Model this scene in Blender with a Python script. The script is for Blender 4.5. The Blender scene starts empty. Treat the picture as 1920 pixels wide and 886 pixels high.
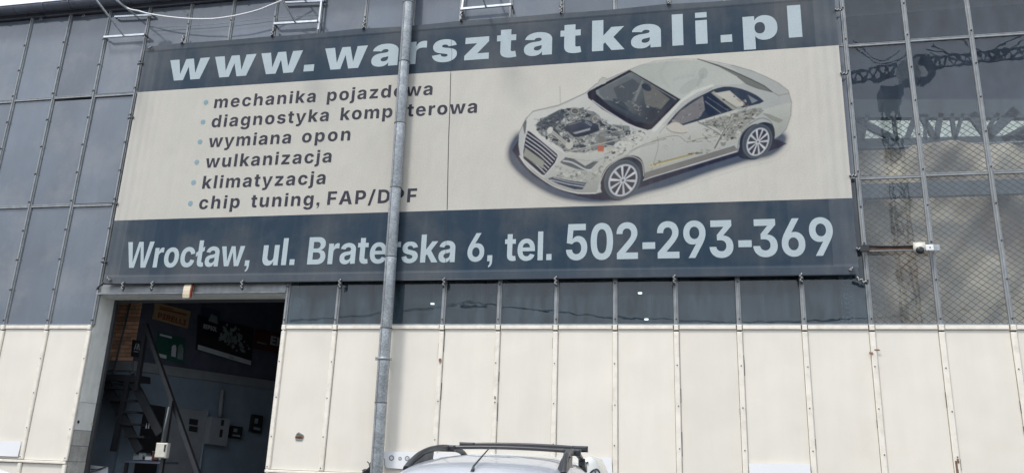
# Workshop facade with a large advertising banner, seen from the yard.
import bpy, bmesh, math, random, json
import numpy as np
from mathutils import Vector, Matrix
from mathutils.geometry import tessellate_polygon

scene = bpy.context.scene
COL = scene.collection
random.seed(7)

# ------------------------------------------------------------------ camera
FPX, YAW, PITCH, ROLL = 1490.0, 0.2117, 0.28231, -0.03661
CAM = np.array([13.0268, -13.2308, 1.6])
def _rot(a, b, c):
    ca, sa, cb, sb, cc, sc = math.cos(a), math.sin(a), math.cos(b), math.sin(b), math.cos(c), math.sin(c)
    return (np.array([[ca, -sa, 0], [sa, ca, 0], [0, 0, 1]]) @ np.array([[1, 0, 0], [0, cb, -sb], [0, sb, cb]])
            @ np.array([[cc, 0, sc], [0, 1, 0], [-sc, 0, cc]]))
RM = _rot(YAW, PITCH, ROLL)
cam_data = bpy.data.cameras.new('camera')
cam = bpy.data.objects.new('camera', cam_data)
COL.objects.link(cam)
m4 = Matrix.Identity(4)
for i in range(3):
    m4[i][0] = RM[i, 0]; m4[i][1] = RM[i, 2]; m4[i][2] = -RM[i, 1]; m4[i][3] = CAM[i]
cam.matrix_world = m4
cam_data.sensor_width = 36.0
cam_data.lens = 36.0 * FPX / 1920.0
cam_data.clip_start = 0.05
cam_data.clip_end = 3000
scene.camera = cam

def ray(px, py):
    return RM @ np.array([px - 960.0, FPX, 443.0 - py])
def hY(px, py, Y):
    """point of the plane y = Y that the surveyed photo point (px, py) lies on"""
    d = ray(px, py); t = (Y - CAM[1]) / d[1]
    return Vector((CAM[0] + t * d[0], Y, CAM[2] + t * d[2]))
def hPlane(px, py, p0, n):
    d = ray(px, py); p0 = np.array(p0); n = np.array(n)
    t = ((p0 - CAM) @ n) / (d @ n)
    return Vector(CAM + t * d)

# ------------------------------------------------------------------ world, sun, exposure
SUN_EL, SUN_AZ = math.radians(58), math.radians(-32)     # azimuth measured from the wall's normal, towards the left
world = bpy.data.worlds.new('World'); scene.world = world; world.use_nodes = True
nt = world.node_tree; nt.nodes.clear()
out = nt.nodes.new('ShaderNodeOutputWorld'); bg = nt.nodes.new('ShaderNodeBackground')
sky = nt.nodes.new('ShaderNodeTexSky'); sky.sky_type = 'NISHITA'; sky.sun_disc = False
sky.sun_elevation = SUN_EL
sun_dir = Vector((math.sin(SUN_AZ) * math.cos(SUN_EL), -math.cos(SUN_AZ) * math.cos(SUN_EL), math.sin(SUN_EL)))
sky.sun_rotation = math.atan2(sun_dir.x, sun_dir.y)
sky.air_density = 1.0; sky.dust_density = 2.0
tc = nt.nodes.new('ShaderNodeTexCoord'); sep = nt.nodes.new('ShaderNodeSeparateXYZ')
nt.links.new(tc.outputs['Generated'], sep.inputs[0])
noi = nt.nodes.new('ShaderNodeTexNoise'); noi.inputs['Scale'].default_value = 2.2; noi.inputs['Detail'].default_value = 6
nt.links.new(tc.outputs['Generated'], noi.inputs['Vector'])
# overcast deck: brighter towards the zenith (1 + 2 sin h) / 3, with soft cloud structure
mul = nt.nodes.new('ShaderNodeMath'); mul.operation = 'MULTIPLY_ADD'; mul.use_clamp = False
mx = nt.nodes.new('ShaderNodeMath'); mx.operation = 'MAXIMUM'; mx.inputs[1].default_value = 0
nt.links.new(sep.outputs['Z'], mx.inputs[0])
nt.links.new(mx.outputs[0], mul.inputs[0]); mul.inputs[1].default_value = 9.0; mul.inputs[2].default_value = 7.2
mr = nt.nodes.new('ShaderNodeMapRange'); mr.inputs[1].default_value = 0.3; mr.inputs[2].default_value = 0.7
mr.inputs[3].default_value = 0.82; mr.inputs[4].default_value = 1.12
nt.links.new(noi.outputs['Fac'], mr.inputs[0])
m2 = nt.nodes.new('ShaderNodeMath'); m2.operation = 'MULTIPLY'
nt.links.new(mul.outputs[0], m2.inputs[0]); nt.links.new(mr.outputs[0], m2.inputs[1])
cl = nt.nodes.new('ShaderNodeVectorMath'); cl.operation = 'SCALE'; cl.inputs[0].default_value = (0.93, 0.985, 1.08)
nt.links.new(m2.outputs[0], cl.inputs['Scale'])
mix = nt.nodes.new('ShaderNodeMix'); mix.data_type = 'RGBA'; mix.inputs['Factor'].default_value = 0.85
nt.links.new(sky.outputs[0], mix.inputs[6]); nt.links.new(cl.outputs[0], mix.inputs[7])
nt.links.new(mix.outputs[2], bg.inputs['Color']); bg.inputs['Strength'].default_value = 0.10
nt.links.new(bg.outputs[0], out.inputs['Surface'])
sl = bpy.data.lights.new('sun', 'SUN'); sl.energy = 1.8; sl.angle = math.radians(10); sl.color = (1.0, 0.96, 0.90)
so = bpy.data.objects.new('sun', sl); COL.objects.link(so)
so.rotation_euler = sun_dir.to_track_quat('Z', 'Y').to_euler()
so.location = (5, -20, 30)
scene.view_settings.view_transform = 'Standard'; scene.view_settings.look = 'None'
scene.view_settings.gamma = 1.0; scene.view_settings.exposure = 0.45
try: scene.view_settings.use_curve_mapping = False
except Exception: pass
scene.cycles.max_bounces = 8; scene.cycles.transparent_max_bounces = 16
scene.cycles.use_denoising = True
# ------------------------------------------------------------------ mesh helpers
class MB:
    def __init__(s): s.v = []; s.f = []; s.sm = []
    def quad(s, a, b, c, d): n = len(s.v); s.v += [Vector(a), Vector(b), Vector(c), Vector(d)]; s.f.append((n, n+1, n+2, n+3)); return s
    def face(s, pts): n = len(s.v); s.v += [Vector(p) for p in pts]; s.f.append(tuple(range(n, n+len(pts)))); return s
    def box(s, x0, x1, y0, y1, z0, z1):
        n = len(s.v)
        s.v += [Vector(p) for p in ((x0,y0,z0),(x1,y0,z0),(x1,y1,z0),(x0,y1,z0),(x0,y0,z1),(x1,y0,z1),(x1,y1,z1),(x0,y1,z1))]
        s.f += [(n,n+3,n+2,n+1),(n+4,n+5,n+6,n+7),(n,n+1,n+5,n+4),(n+1,n+2,n+6,n+5),(n+2,n+3,n+7,n+6),(n+3,n,n+4,n+7)]
        return s
    def bevbox(s, x0, x1, y0, y1, z0, z1, b):
        """box whose front (-y) edges are chamfered by b"""
        n = len(s.v)
        s.v += [Vector(p) for p in ((x0,y1,z0),(x1,y1,z0),(x1,y1,z1),(x0,y1,z1),(x0,y0+b,z0),(x1,y0+b,z0),(x1,y0+b,z1),(x0,y0+b,z1),
                                    (x0+b,y0,z0+b),(x1-b,y0,z0+b),(x1-b,y0,z1-b),(x0+b,y0,z1-b))]
        s.f += [(n+3,n+2,n+1,n)] + [(n+a, n+(a+1)%4, n+4+(a+1)%4, n+4+a) for a in range(4)] + \
               [(n+4+a, n+4+(a+1)%4, n+8+(a+1)%4, n+8+a) for a in range(4)] + [(n+8,n+9,n+10,n+11)]
        return s
    def bar(s, p, q, w, h=None, up=(0,0,1)):
        h = w if h is None else h
        p, q = Vector(p), Vector(q); d = (q-p).normalized(); up = Vector(up)
        if abs(d.dot(up)) > .95: up = Vector((0,1,0))
        a = d.cross(up).normalized()*w/2; b = a.cross(d).normalized()*h/2
        n = len(s.v)
        for c in (p, q): s.v += [c-a-b, c+a-b, c+a+b, c-a+b]
        s.f += [(n+3,n+2,n+1,n),(n+4,n+5,n+6,n+7)] + [(n+i, n+(i+1)%4, n+4+(i+1)%4, n+4+i) for i in range(4)]
        return s
    def tube(s, pts, r, k=8, cap=True):
        pts = [Vector(p) for p in pts]; n0 = len(s.v); R = r if isinstance(r, (list, tuple)) else [r]*len(pts)
        ref = None
        for i, p in enumerate(pts):
            d = (pts[min(i+1, len(pts)-1)] - pts[max(i-1, 0)]).normalized()
            if ref is None: ref = Vector((0,0,1)) if abs(d.z) < .9 else Vector((1,0,0))
            a = d.cross(ref).normalized(); b = a.cross(d).normalized(); ref = b
            for j in range(k):
                t = 2*math.pi*j/k; s.v.append(p + (a*math.cos(t) + b*math.sin(t))*R[i])
        for i in range(len(pts)-1):
            for j in range(k):
                f = (n0+i*k+j, n0+i*k+(j+1)%k, n0+(i+1)*k+(j+1)%k, n0+(i+1)*k+j); s.sm.append(len(s.f)); s.f.append(f)
        if cap:
            s.f.append(tuple(n0+j for j in reversed(range(k)))); s.f.append(tuple(n0+(len(pts)-1)*k+j for j in range(k)))
        return s
    def cone(s, c, r0, r1, h, k=10, axis=(0,-1,0)):
        c = Vector(c); return s.tube([c, c+Vector(axis)*h], [r0, r1], k)
    def prism(s, pts, off):
        """polygon extruded by the vector off"""
        off = Vector(off); pts = [Vector(p) for p in pts]; n = len(s.v); k = len(pts)
        s.v += pts + [p+off for p in pts]
        s.f.append(tuple(range(n, n+k))); s.f.append(tuple(n+k+i for i in reversed(range(k))))
        for i in range(k): s.f.append((n+i, n+k+i, n+k+(i+1)%k, n+(i+1)%k))
        return s
    def mesh(s, name, mat, org=(0,0,0), fixn=True):
        me = bpy.data.meshes.new(name); o = Vector(org)
        me.from_pydata([tuple(v-o) for v in s.v], [], s.f)
        if fixn:
            bm = bmesh.new(); bm.from_mesh(me); bmesh.ops.recalc_face_normals(bm, faces=bm.faces); bm.to_mesh(me); bm.free()
        for i in s.sm:
            if i < len(me.polygons): me.polygons[i].use_smooth = True
        if mat: me.materials.append(mat)
        me.update(); return me

def wloc(o):
    v = Vector((0,0,0))
    while o is not None: v += o.location; o = o.parent
    return v
def add(name, mb, mat, parent=None, org=None, label=None, kind=None):
    """link the builder's shape (world coordinates) as one mesh object"""
    po = wloc(parent) if parent is not None else Vector((0,0,0))
    g = Vector(org) if org is not None else po
    me = mb.mesh(name, mat, g) if isinstance(mb, MB) else mb
    o = bpy.data.objects.new(name, me); COL.objects.link(o)
    o.location = g - po
    if parent is not None: o.parent = parent
    if label: o['label'] = label
    if kind: o['kind'] = kind
    return o
def put(name, me, parent, loc, label=None):
    """another object that shares the mesh me, at world loc"""
    o = bpy.data.objects.new(name, me); COL.objects.link(o); o.parent = parent
    o.location = Vector(loc) - wloc(parent)
    if label: o['label'] = label
    return o
def tag(o, label=None, cat=None, group=None, kind=None):
    if label: o['label'] = label
    if cat: o['category'] = cat
    if group: o['group'] = group
    if kind: o['kind'] = kind
    return o
def thing(name, label, cat, loc=(0,0,0), group=None):
    o = bpy.data.objects.new(name, None); COL.objects.link(o); o.location = loc; o.empty_display_size = .2
    return tag(o, label, cat, group)

# ------------------------------------------------------------------ materials
def P(name, col, rough=.6, metal=0., var=.0, vscale=3., streak=0., speck=0., bump=0., bscale=30., spec=.5, dirt=None,
      dirtamt=0., dscale=1.2, coat=0., rnd=0., cell=0., wav=0., emit=None, estr=0., stretch=(6,6,.5), randoff=True):
    """procedural surface: colour with large mottling, vertical streaks, dirt patches, fine bump"""
    m = bpy.data.materials.new(name); m.use_nodes = True; t = m.node_tree; N = t.nodes; L = t.links
    b = N['Principled BSDF']; b.inputs['Roughness'].default_value = rough; b.inputs['Metallic'].default_value = metal
    b.inputs['Specular IOR Level'].default_value = spec; b.inputs['Coat Weight'].default_value = coat
    b.inputs['Base Color'].default_value = (*col, 1)
    if emit: b.inputs['Emission Color'].default_value = (*emit, 1); b.inputs['Emission Strength'].default_value = estr
    tc = N.new('ShaderNodeTexCoord'); vec = tc.outputs['Object']
    oi = None
    if randoff or rnd: oi = N.new('ShaderNodeObjectInfo')
    if randoff:
        sc_ = N.new('ShaderNodeVectorMath'); sc_.operation = 'SCALE'; sc_.inputs[0].default_value = (37., 21., 53.)
        L.new(oi.outputs['Random'], sc_.inputs['Scale'])
        va = N.new('ShaderNodeVectorMath'); va.operation = 'ADD'; L.new(vec, va.inputs[0]); L.new(sc_.outputs[0], va.inputs[1]); vec = va.outputs[0]
    cur = None
    def noise(scale, detail=4, st=None, ro=.5):
        v = vec
        if st:
            mp = N.new('ShaderNodeMapping'); mp.inputs['Scale'].default_value = st; L.new(vec, mp.inputs[0]); v = mp.outputs[0]
        n = N.new('ShaderNodeTexNoise'); n.inputs['Scale'].default_value = scale; n.inputs['Detail'].default_value = detail
        n.inputs['Roughness'].default_value = ro; L.new(v, n.inputs['Vector']); return n.outputs['Fac']
    def rng(f, a, b_, c, d):
        r = N.new('ShaderNodeMapRange'); r.inputs[1].default_value = a; r.inputs[2].default_value = b_
        r.inputs[3].default_value = c; r.inputs[4].default_value = d; L.new(f, r.inputs[0]); return r.outputs[0]
    def mul(a, b_):
        x = N.new('ShaderNodeMath'); x.operation = 'MULTIPLY'; L.new(a, x.inputs[0]); L.new(b_, x.inputs[1]); return x.outputs[0]
    if var: cur = rng(noise(vscale, 5), .3, .7, 1-var, 1+var)
    if streak:
        s_ = rng(noise(2., 5, stretch, .6), .35, .7, 1-streak, 1+streak*.5); cur = s_ if cur is None else mul(cur, s_)
    if speck:
        s_ = rng(noise(90., 2), .4, .65, 1-speck, 1+speck); cur = s_ if cur is None else mul(cur, s_)
    if cell:
        vo = N.new('ShaderNodeTexVoronoi'); vo.inputs['Scale'].default_value = 40; L.new(vec, vo.inputs['Vector'])
        s_ = rng(vo.outputs['Color'], 0, 1, 1-cell, 1+cell); cur = s_ if cur is None else mul(cur, s_)
    if rnd:
        s_ = rng(oi.outputs['Random'], 0, 1, 1-rnd, 1+rnd); cur = s_ if cur is None else mul(cur, s_)
    base = None
    if cur is not None:
        v = N.new('ShaderNodeVectorMath'); v.operation = 'SCALE'; v.inputs[0].default_value = col; L.new(cur, v.inputs['Scale']); base = v.outputs[0]
    if dirt:
        f = rng(noise(dscale, 7, None, .65), .48, .72, 0, dirtamt)
        mx_ = N.new('ShaderNodeMix'); mx_.data_type = 'RGBA'; L.new(f, mx_.inputs['Factor'])
        if base is not None: L.new(base, mx_.inputs[6])
        else: mx_.inputs[6].default_value = (*col, 1)
        mx_.inputs[7].default_value = (*dirt, 1); base = mx_.outputs[2]
    if base is not None: L.new(base, b.inputs['Base Color'])
    if bump or wav:
        h = noise(bscale if bump else .7, 4 if bump else 2)
        bp = N.new('ShaderNodeBump'); bp.inputs['Strength'].default_value = bump or wav; bp.inputs['Distance'].default_value = .02 if bump else .25
        L.new(h, bp.inputs['Height']); L.new(bp.outputs[0], b.inputs['Normal'])
    if var or streak:
        L.new(rng(noise(5., 4), .3, .7, max(.02, rough*.8), min(1, rough*1.2)), b.inputs['Roughness'])
    return m

def glass(name, tint, refl=1.0, rough=.02, wav=.12, milk=0., milkcol=(.3,.32,.34)):
    """window glass: clear tinted sheet with a Fresnel reflection and slightly wavy surface, plus a dust film that can carry painted-in sky reflection"""
    m = bpy.data.materials.new(name); m.use_nodes = True; t = m.node_tree; N = t.nodes; L = t.links
    N.remove(N['Principled BSDF']); o = N['Material Output']
    tr = N.new('ShaderNodeBsdfTransparent'); tr.inputs[0].default_value = (*tint, 1)
    gl = N.new('ShaderNodeBsdfGlossy'); gl.inputs['Roughness'].default_value = rough
    fr = N.new('ShaderNodeFresnel'); fr.inputs[0].default_value = 1.52
    tc = N.new('ShaderNodeTexCoord'); oi = N.new('ShaderNodeObjectInfo')
    sc_ = N.new('ShaderNodeVectorMath'); sc_.operation = 'SCALE'; sc_.inputs[0].default_value = (17., 11., 29.); L.new(oi.outputs['Random'], sc_.inputs['Scale'])
    va = N.new('ShaderNodeVectorMath'); va.operation = 'ADD'; L.new(tc.outputs['Object'], va.inputs[0]); L.new(sc_.outputs[0], va.inputs[1])
    n = N.new('ShaderNodeTexNoise'); n.inputs['Scale'].default_value = 1.3; n.inputs['Detail'].default_value = 3; L.new(va.outputs[0], n.inputs['Vector'])
    bp = N.new('ShaderNodeBump'); bp.inputs['Strength'].default_value = wav; bp.inputs['Distance'].default_value = .05; L.new(n.outputs['Fac'], bp.inputs['Height'])
    L.new(bp.outputs[0], gl.inputs['Normal']); L.new(bp.outputs[0], fr.inputs['Normal'])
    k = N.new('ShaderNodeMath'); k.operation = 'MULTIPLY'; k.inputs[1].default_value = refl; k.use_clamp = True
    ge = N.new('ShaderNodeNewGeometry'); inv = N.new('ShaderNodeMath'); inv.operation = 'SUBTRACT'; inv.inputs[0].default_value = 1.; L.new(ge.outputs['Backfacing'], inv.inputs[1])
    fm = N.new('ShaderNodeMath'); fm.operation = 'MULTIPLY'; L.new(fr.outputs[0], fm.inputs[0]); L.new(inv.outputs[0], fm.inputs[1]); L.new(fm.outputs[0], k.inputs[0])
    mx_ = N.new('ShaderNodeMixShader'); L.new(k.outputs[0], mx_.inputs[0])
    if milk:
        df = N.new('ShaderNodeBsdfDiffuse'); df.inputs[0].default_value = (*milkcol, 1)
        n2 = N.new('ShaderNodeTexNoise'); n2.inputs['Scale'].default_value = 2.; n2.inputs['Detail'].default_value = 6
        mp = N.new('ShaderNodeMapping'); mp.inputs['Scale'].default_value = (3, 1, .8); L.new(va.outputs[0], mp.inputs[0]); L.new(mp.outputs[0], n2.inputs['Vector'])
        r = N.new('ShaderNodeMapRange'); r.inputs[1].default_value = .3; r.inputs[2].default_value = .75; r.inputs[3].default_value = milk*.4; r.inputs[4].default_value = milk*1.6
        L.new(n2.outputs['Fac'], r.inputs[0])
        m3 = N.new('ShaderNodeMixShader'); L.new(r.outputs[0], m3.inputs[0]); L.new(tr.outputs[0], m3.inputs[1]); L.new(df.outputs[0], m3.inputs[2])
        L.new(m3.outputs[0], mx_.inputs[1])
    else: L.new(tr.outputs[0], mx_.inputs[1])
    L.new(gl.outputs[0], mx_.inputs[2]); L.new(mx_.outputs[0], o.inputs['Surface'])
    return m

M = {}
M['backing'] = P('primer_backing', (.42,.39,.33), .8)
M['cream'] = P('cream_sheet', (.755,.715,.635), .42, var=.05, vscale=1.1, streak=.035, stretch=(1.6,1.6,.22), rnd=.03, dirt=(.60,.52,.42), dirtamt=.26, dscale=1.1, wav=.16)
M['cream_trim'] = P('cream_trim', (.80,.755,.665), .4, var=.06, vscale=5, dirt=(.35,.30,.22), dirtamt=.3, dscale=7)
M['dark'] = P('grey_glazed_panel', (.112,.136,.170), .08, var=.14, vscale=.8, streak=.07, rnd=.16, spec=.9, dirt=(.25,.25,.245), dirtamt=.42, dscale=1.0, wav=.10, stretch=(2.2,2.2,.3))
M['mull'] = P('weathered_steel_strip', (.30,.32,.33), .42, .3, var=.15, vscale=8, streak=.15, dirt=(.30,.29,.27), dirtamt=.4, dscale=9)
M['mull_dark'] = P('rubber_gasket', (.045,.048,.052), .7)
M['seam'] = P('grimy_joint', (.10,.11,.12), .6, .2)
M['galv'] = P('galvanised_steel', (.38,.41,.43), .44, .45, var=.16, vscale=5, cell=.30, streak=.10, speck=.06, dirt=(.20,.22,.24), dirtamt=.35, dscale=7)
M['truss'] = P('dark_truss_paint', (.05,.06,.07), .6, var=.1)
M['steel'] = P('bright_square_tube', (.62,.65,.68), .38, .6, var=.1, vscale=12)
M['dsteel'] = P('dull_steel', (.16,.17,.18), .5, .5, var=.1)
M['gutter'] = P('zinc_gutter', (.15,.165,.20), .32, .3, var=.12, vscale=2.5, streak=.1, dirt=(.25,.25,.27), dirtamt=.3, dscale=4)
M['bolt'] = P('dark_bolt', (.035,.03,.03), .6)
M['black'] = P('black_plastic', (.022,.024,.028), .38, var=.1, vscale=9)
M['strap'] = P('dark_strap', (.05,.055,.06), .7, var=.4, vscale=30)
M['rope'] = P('pale_cord', (.5,.52,.52), .8, var=.3, vscale=50)
M['jamb'] = P('grey_painted_plaster', (.86,.875,.83), .75, var=.06, vscale=2, streak=.07, bump=.15, bscale=60, dirt=(.46,.45,.40), dirtamt=.35, dscale=3)
M['block'] = P('concrete_block', (.52,.51,.47), .9, var=.15, vscale=4, speck=.12, bump=.5, bscale=40, rnd=.08, dirt=(.22,.21,.18), dirtamt=.4, dscale=6)
M['conc'] = P('interior_concrete', (.20,.215,.23), .85, var=.12, vscale=3, bump=.2)
M['brickm'] = P('red_brick', (.78,.47,.31), .85, var=.2, vscale=6, rnd=.25, bump=.4, bscale=40)
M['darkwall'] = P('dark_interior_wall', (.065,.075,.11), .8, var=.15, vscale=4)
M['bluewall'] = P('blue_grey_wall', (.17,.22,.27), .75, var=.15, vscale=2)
M['whitep'] = P('white_board', (.80,.81,.82), .35, var=.02, vscale=2)
M['ivory'] = P('aged_ivory_plastic', (.68,.60,.44), .45, var=.05, vscale=9)
M['ivory2'] = P('pale_plastic', (.62,.60,.52), .45, var=.06, vscale=9)
M['redbrown'] = P('red_brown_plastic', (.28,.06,.035), .5, var=.1, vscale=9)
M['rust'] = P('rusty_channel', (.22,.13,.085), .7, .2, var=.3, vscale=9, dirt=(.08,.07,.06), dirtamt=.7, dscale=8)
M['asphalt'] = P('asphalt', (.055,.055,.056), .9, var=.15, vscale=.5, speck=.25, bump=.5, bscale=120)
M['silver'] = P('silver_car_paint', (.52,.55,.60), .30, .30, coat=.8, speck=.03)
M['pearl'] = P('pale_grey_car_paint', (.55,.56,.53), .28, .1, coat=.7)
M['white_paint'] = P('white_car_paint', (.78,.79,.77), .28, coat=.7)
M['carglass'] = P('car_glass', (.012,.015,.018), .05, spec=.8)
M['tyre'] = P('tyre_rubber', (.02,.02,.02), .85)
M['lens'] = P('clear_lamp_lens', (.55,.57,.6), .1, spec=.8)
M['glass_r'] = glass('wired_window_glass', (.97,.985,.985), 1.6, .01, .03, .035, (.24,.36,.48))  # bluish milk paints sky reflection into the glass colour
M['glass_c'] = glass('dull_rooflight_glass', (.72,.74,.68), 1.0, .05, .02, .25, (.5,.52,.48))
M['glass_b'] = glass('tinted_window_glass', (.60,.68,.72), 1.9, .01, .03, .20, (.12,.18,.22))  # blue-grey milk adds painted sky reflection to the dark panes
def curtain_mat():
    m = P('dusty_plastic_curtain', (.46,.395,.30), .6, var=.34, vscale=1.0, dirt=(.24,.145,.10), dirtamt=.85, dscale=.7, bump=.25, bscale=5)
    return m
M['curtain'] = curtain_mat()
M['wire'] = P('dark_wire', (.035,.038,.04), .5, .3)
M['lamp_on'] = P('lamp_diffuser', (1,1,1), .5, emit=(1.0,.93,.82), estr=3.5)
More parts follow.
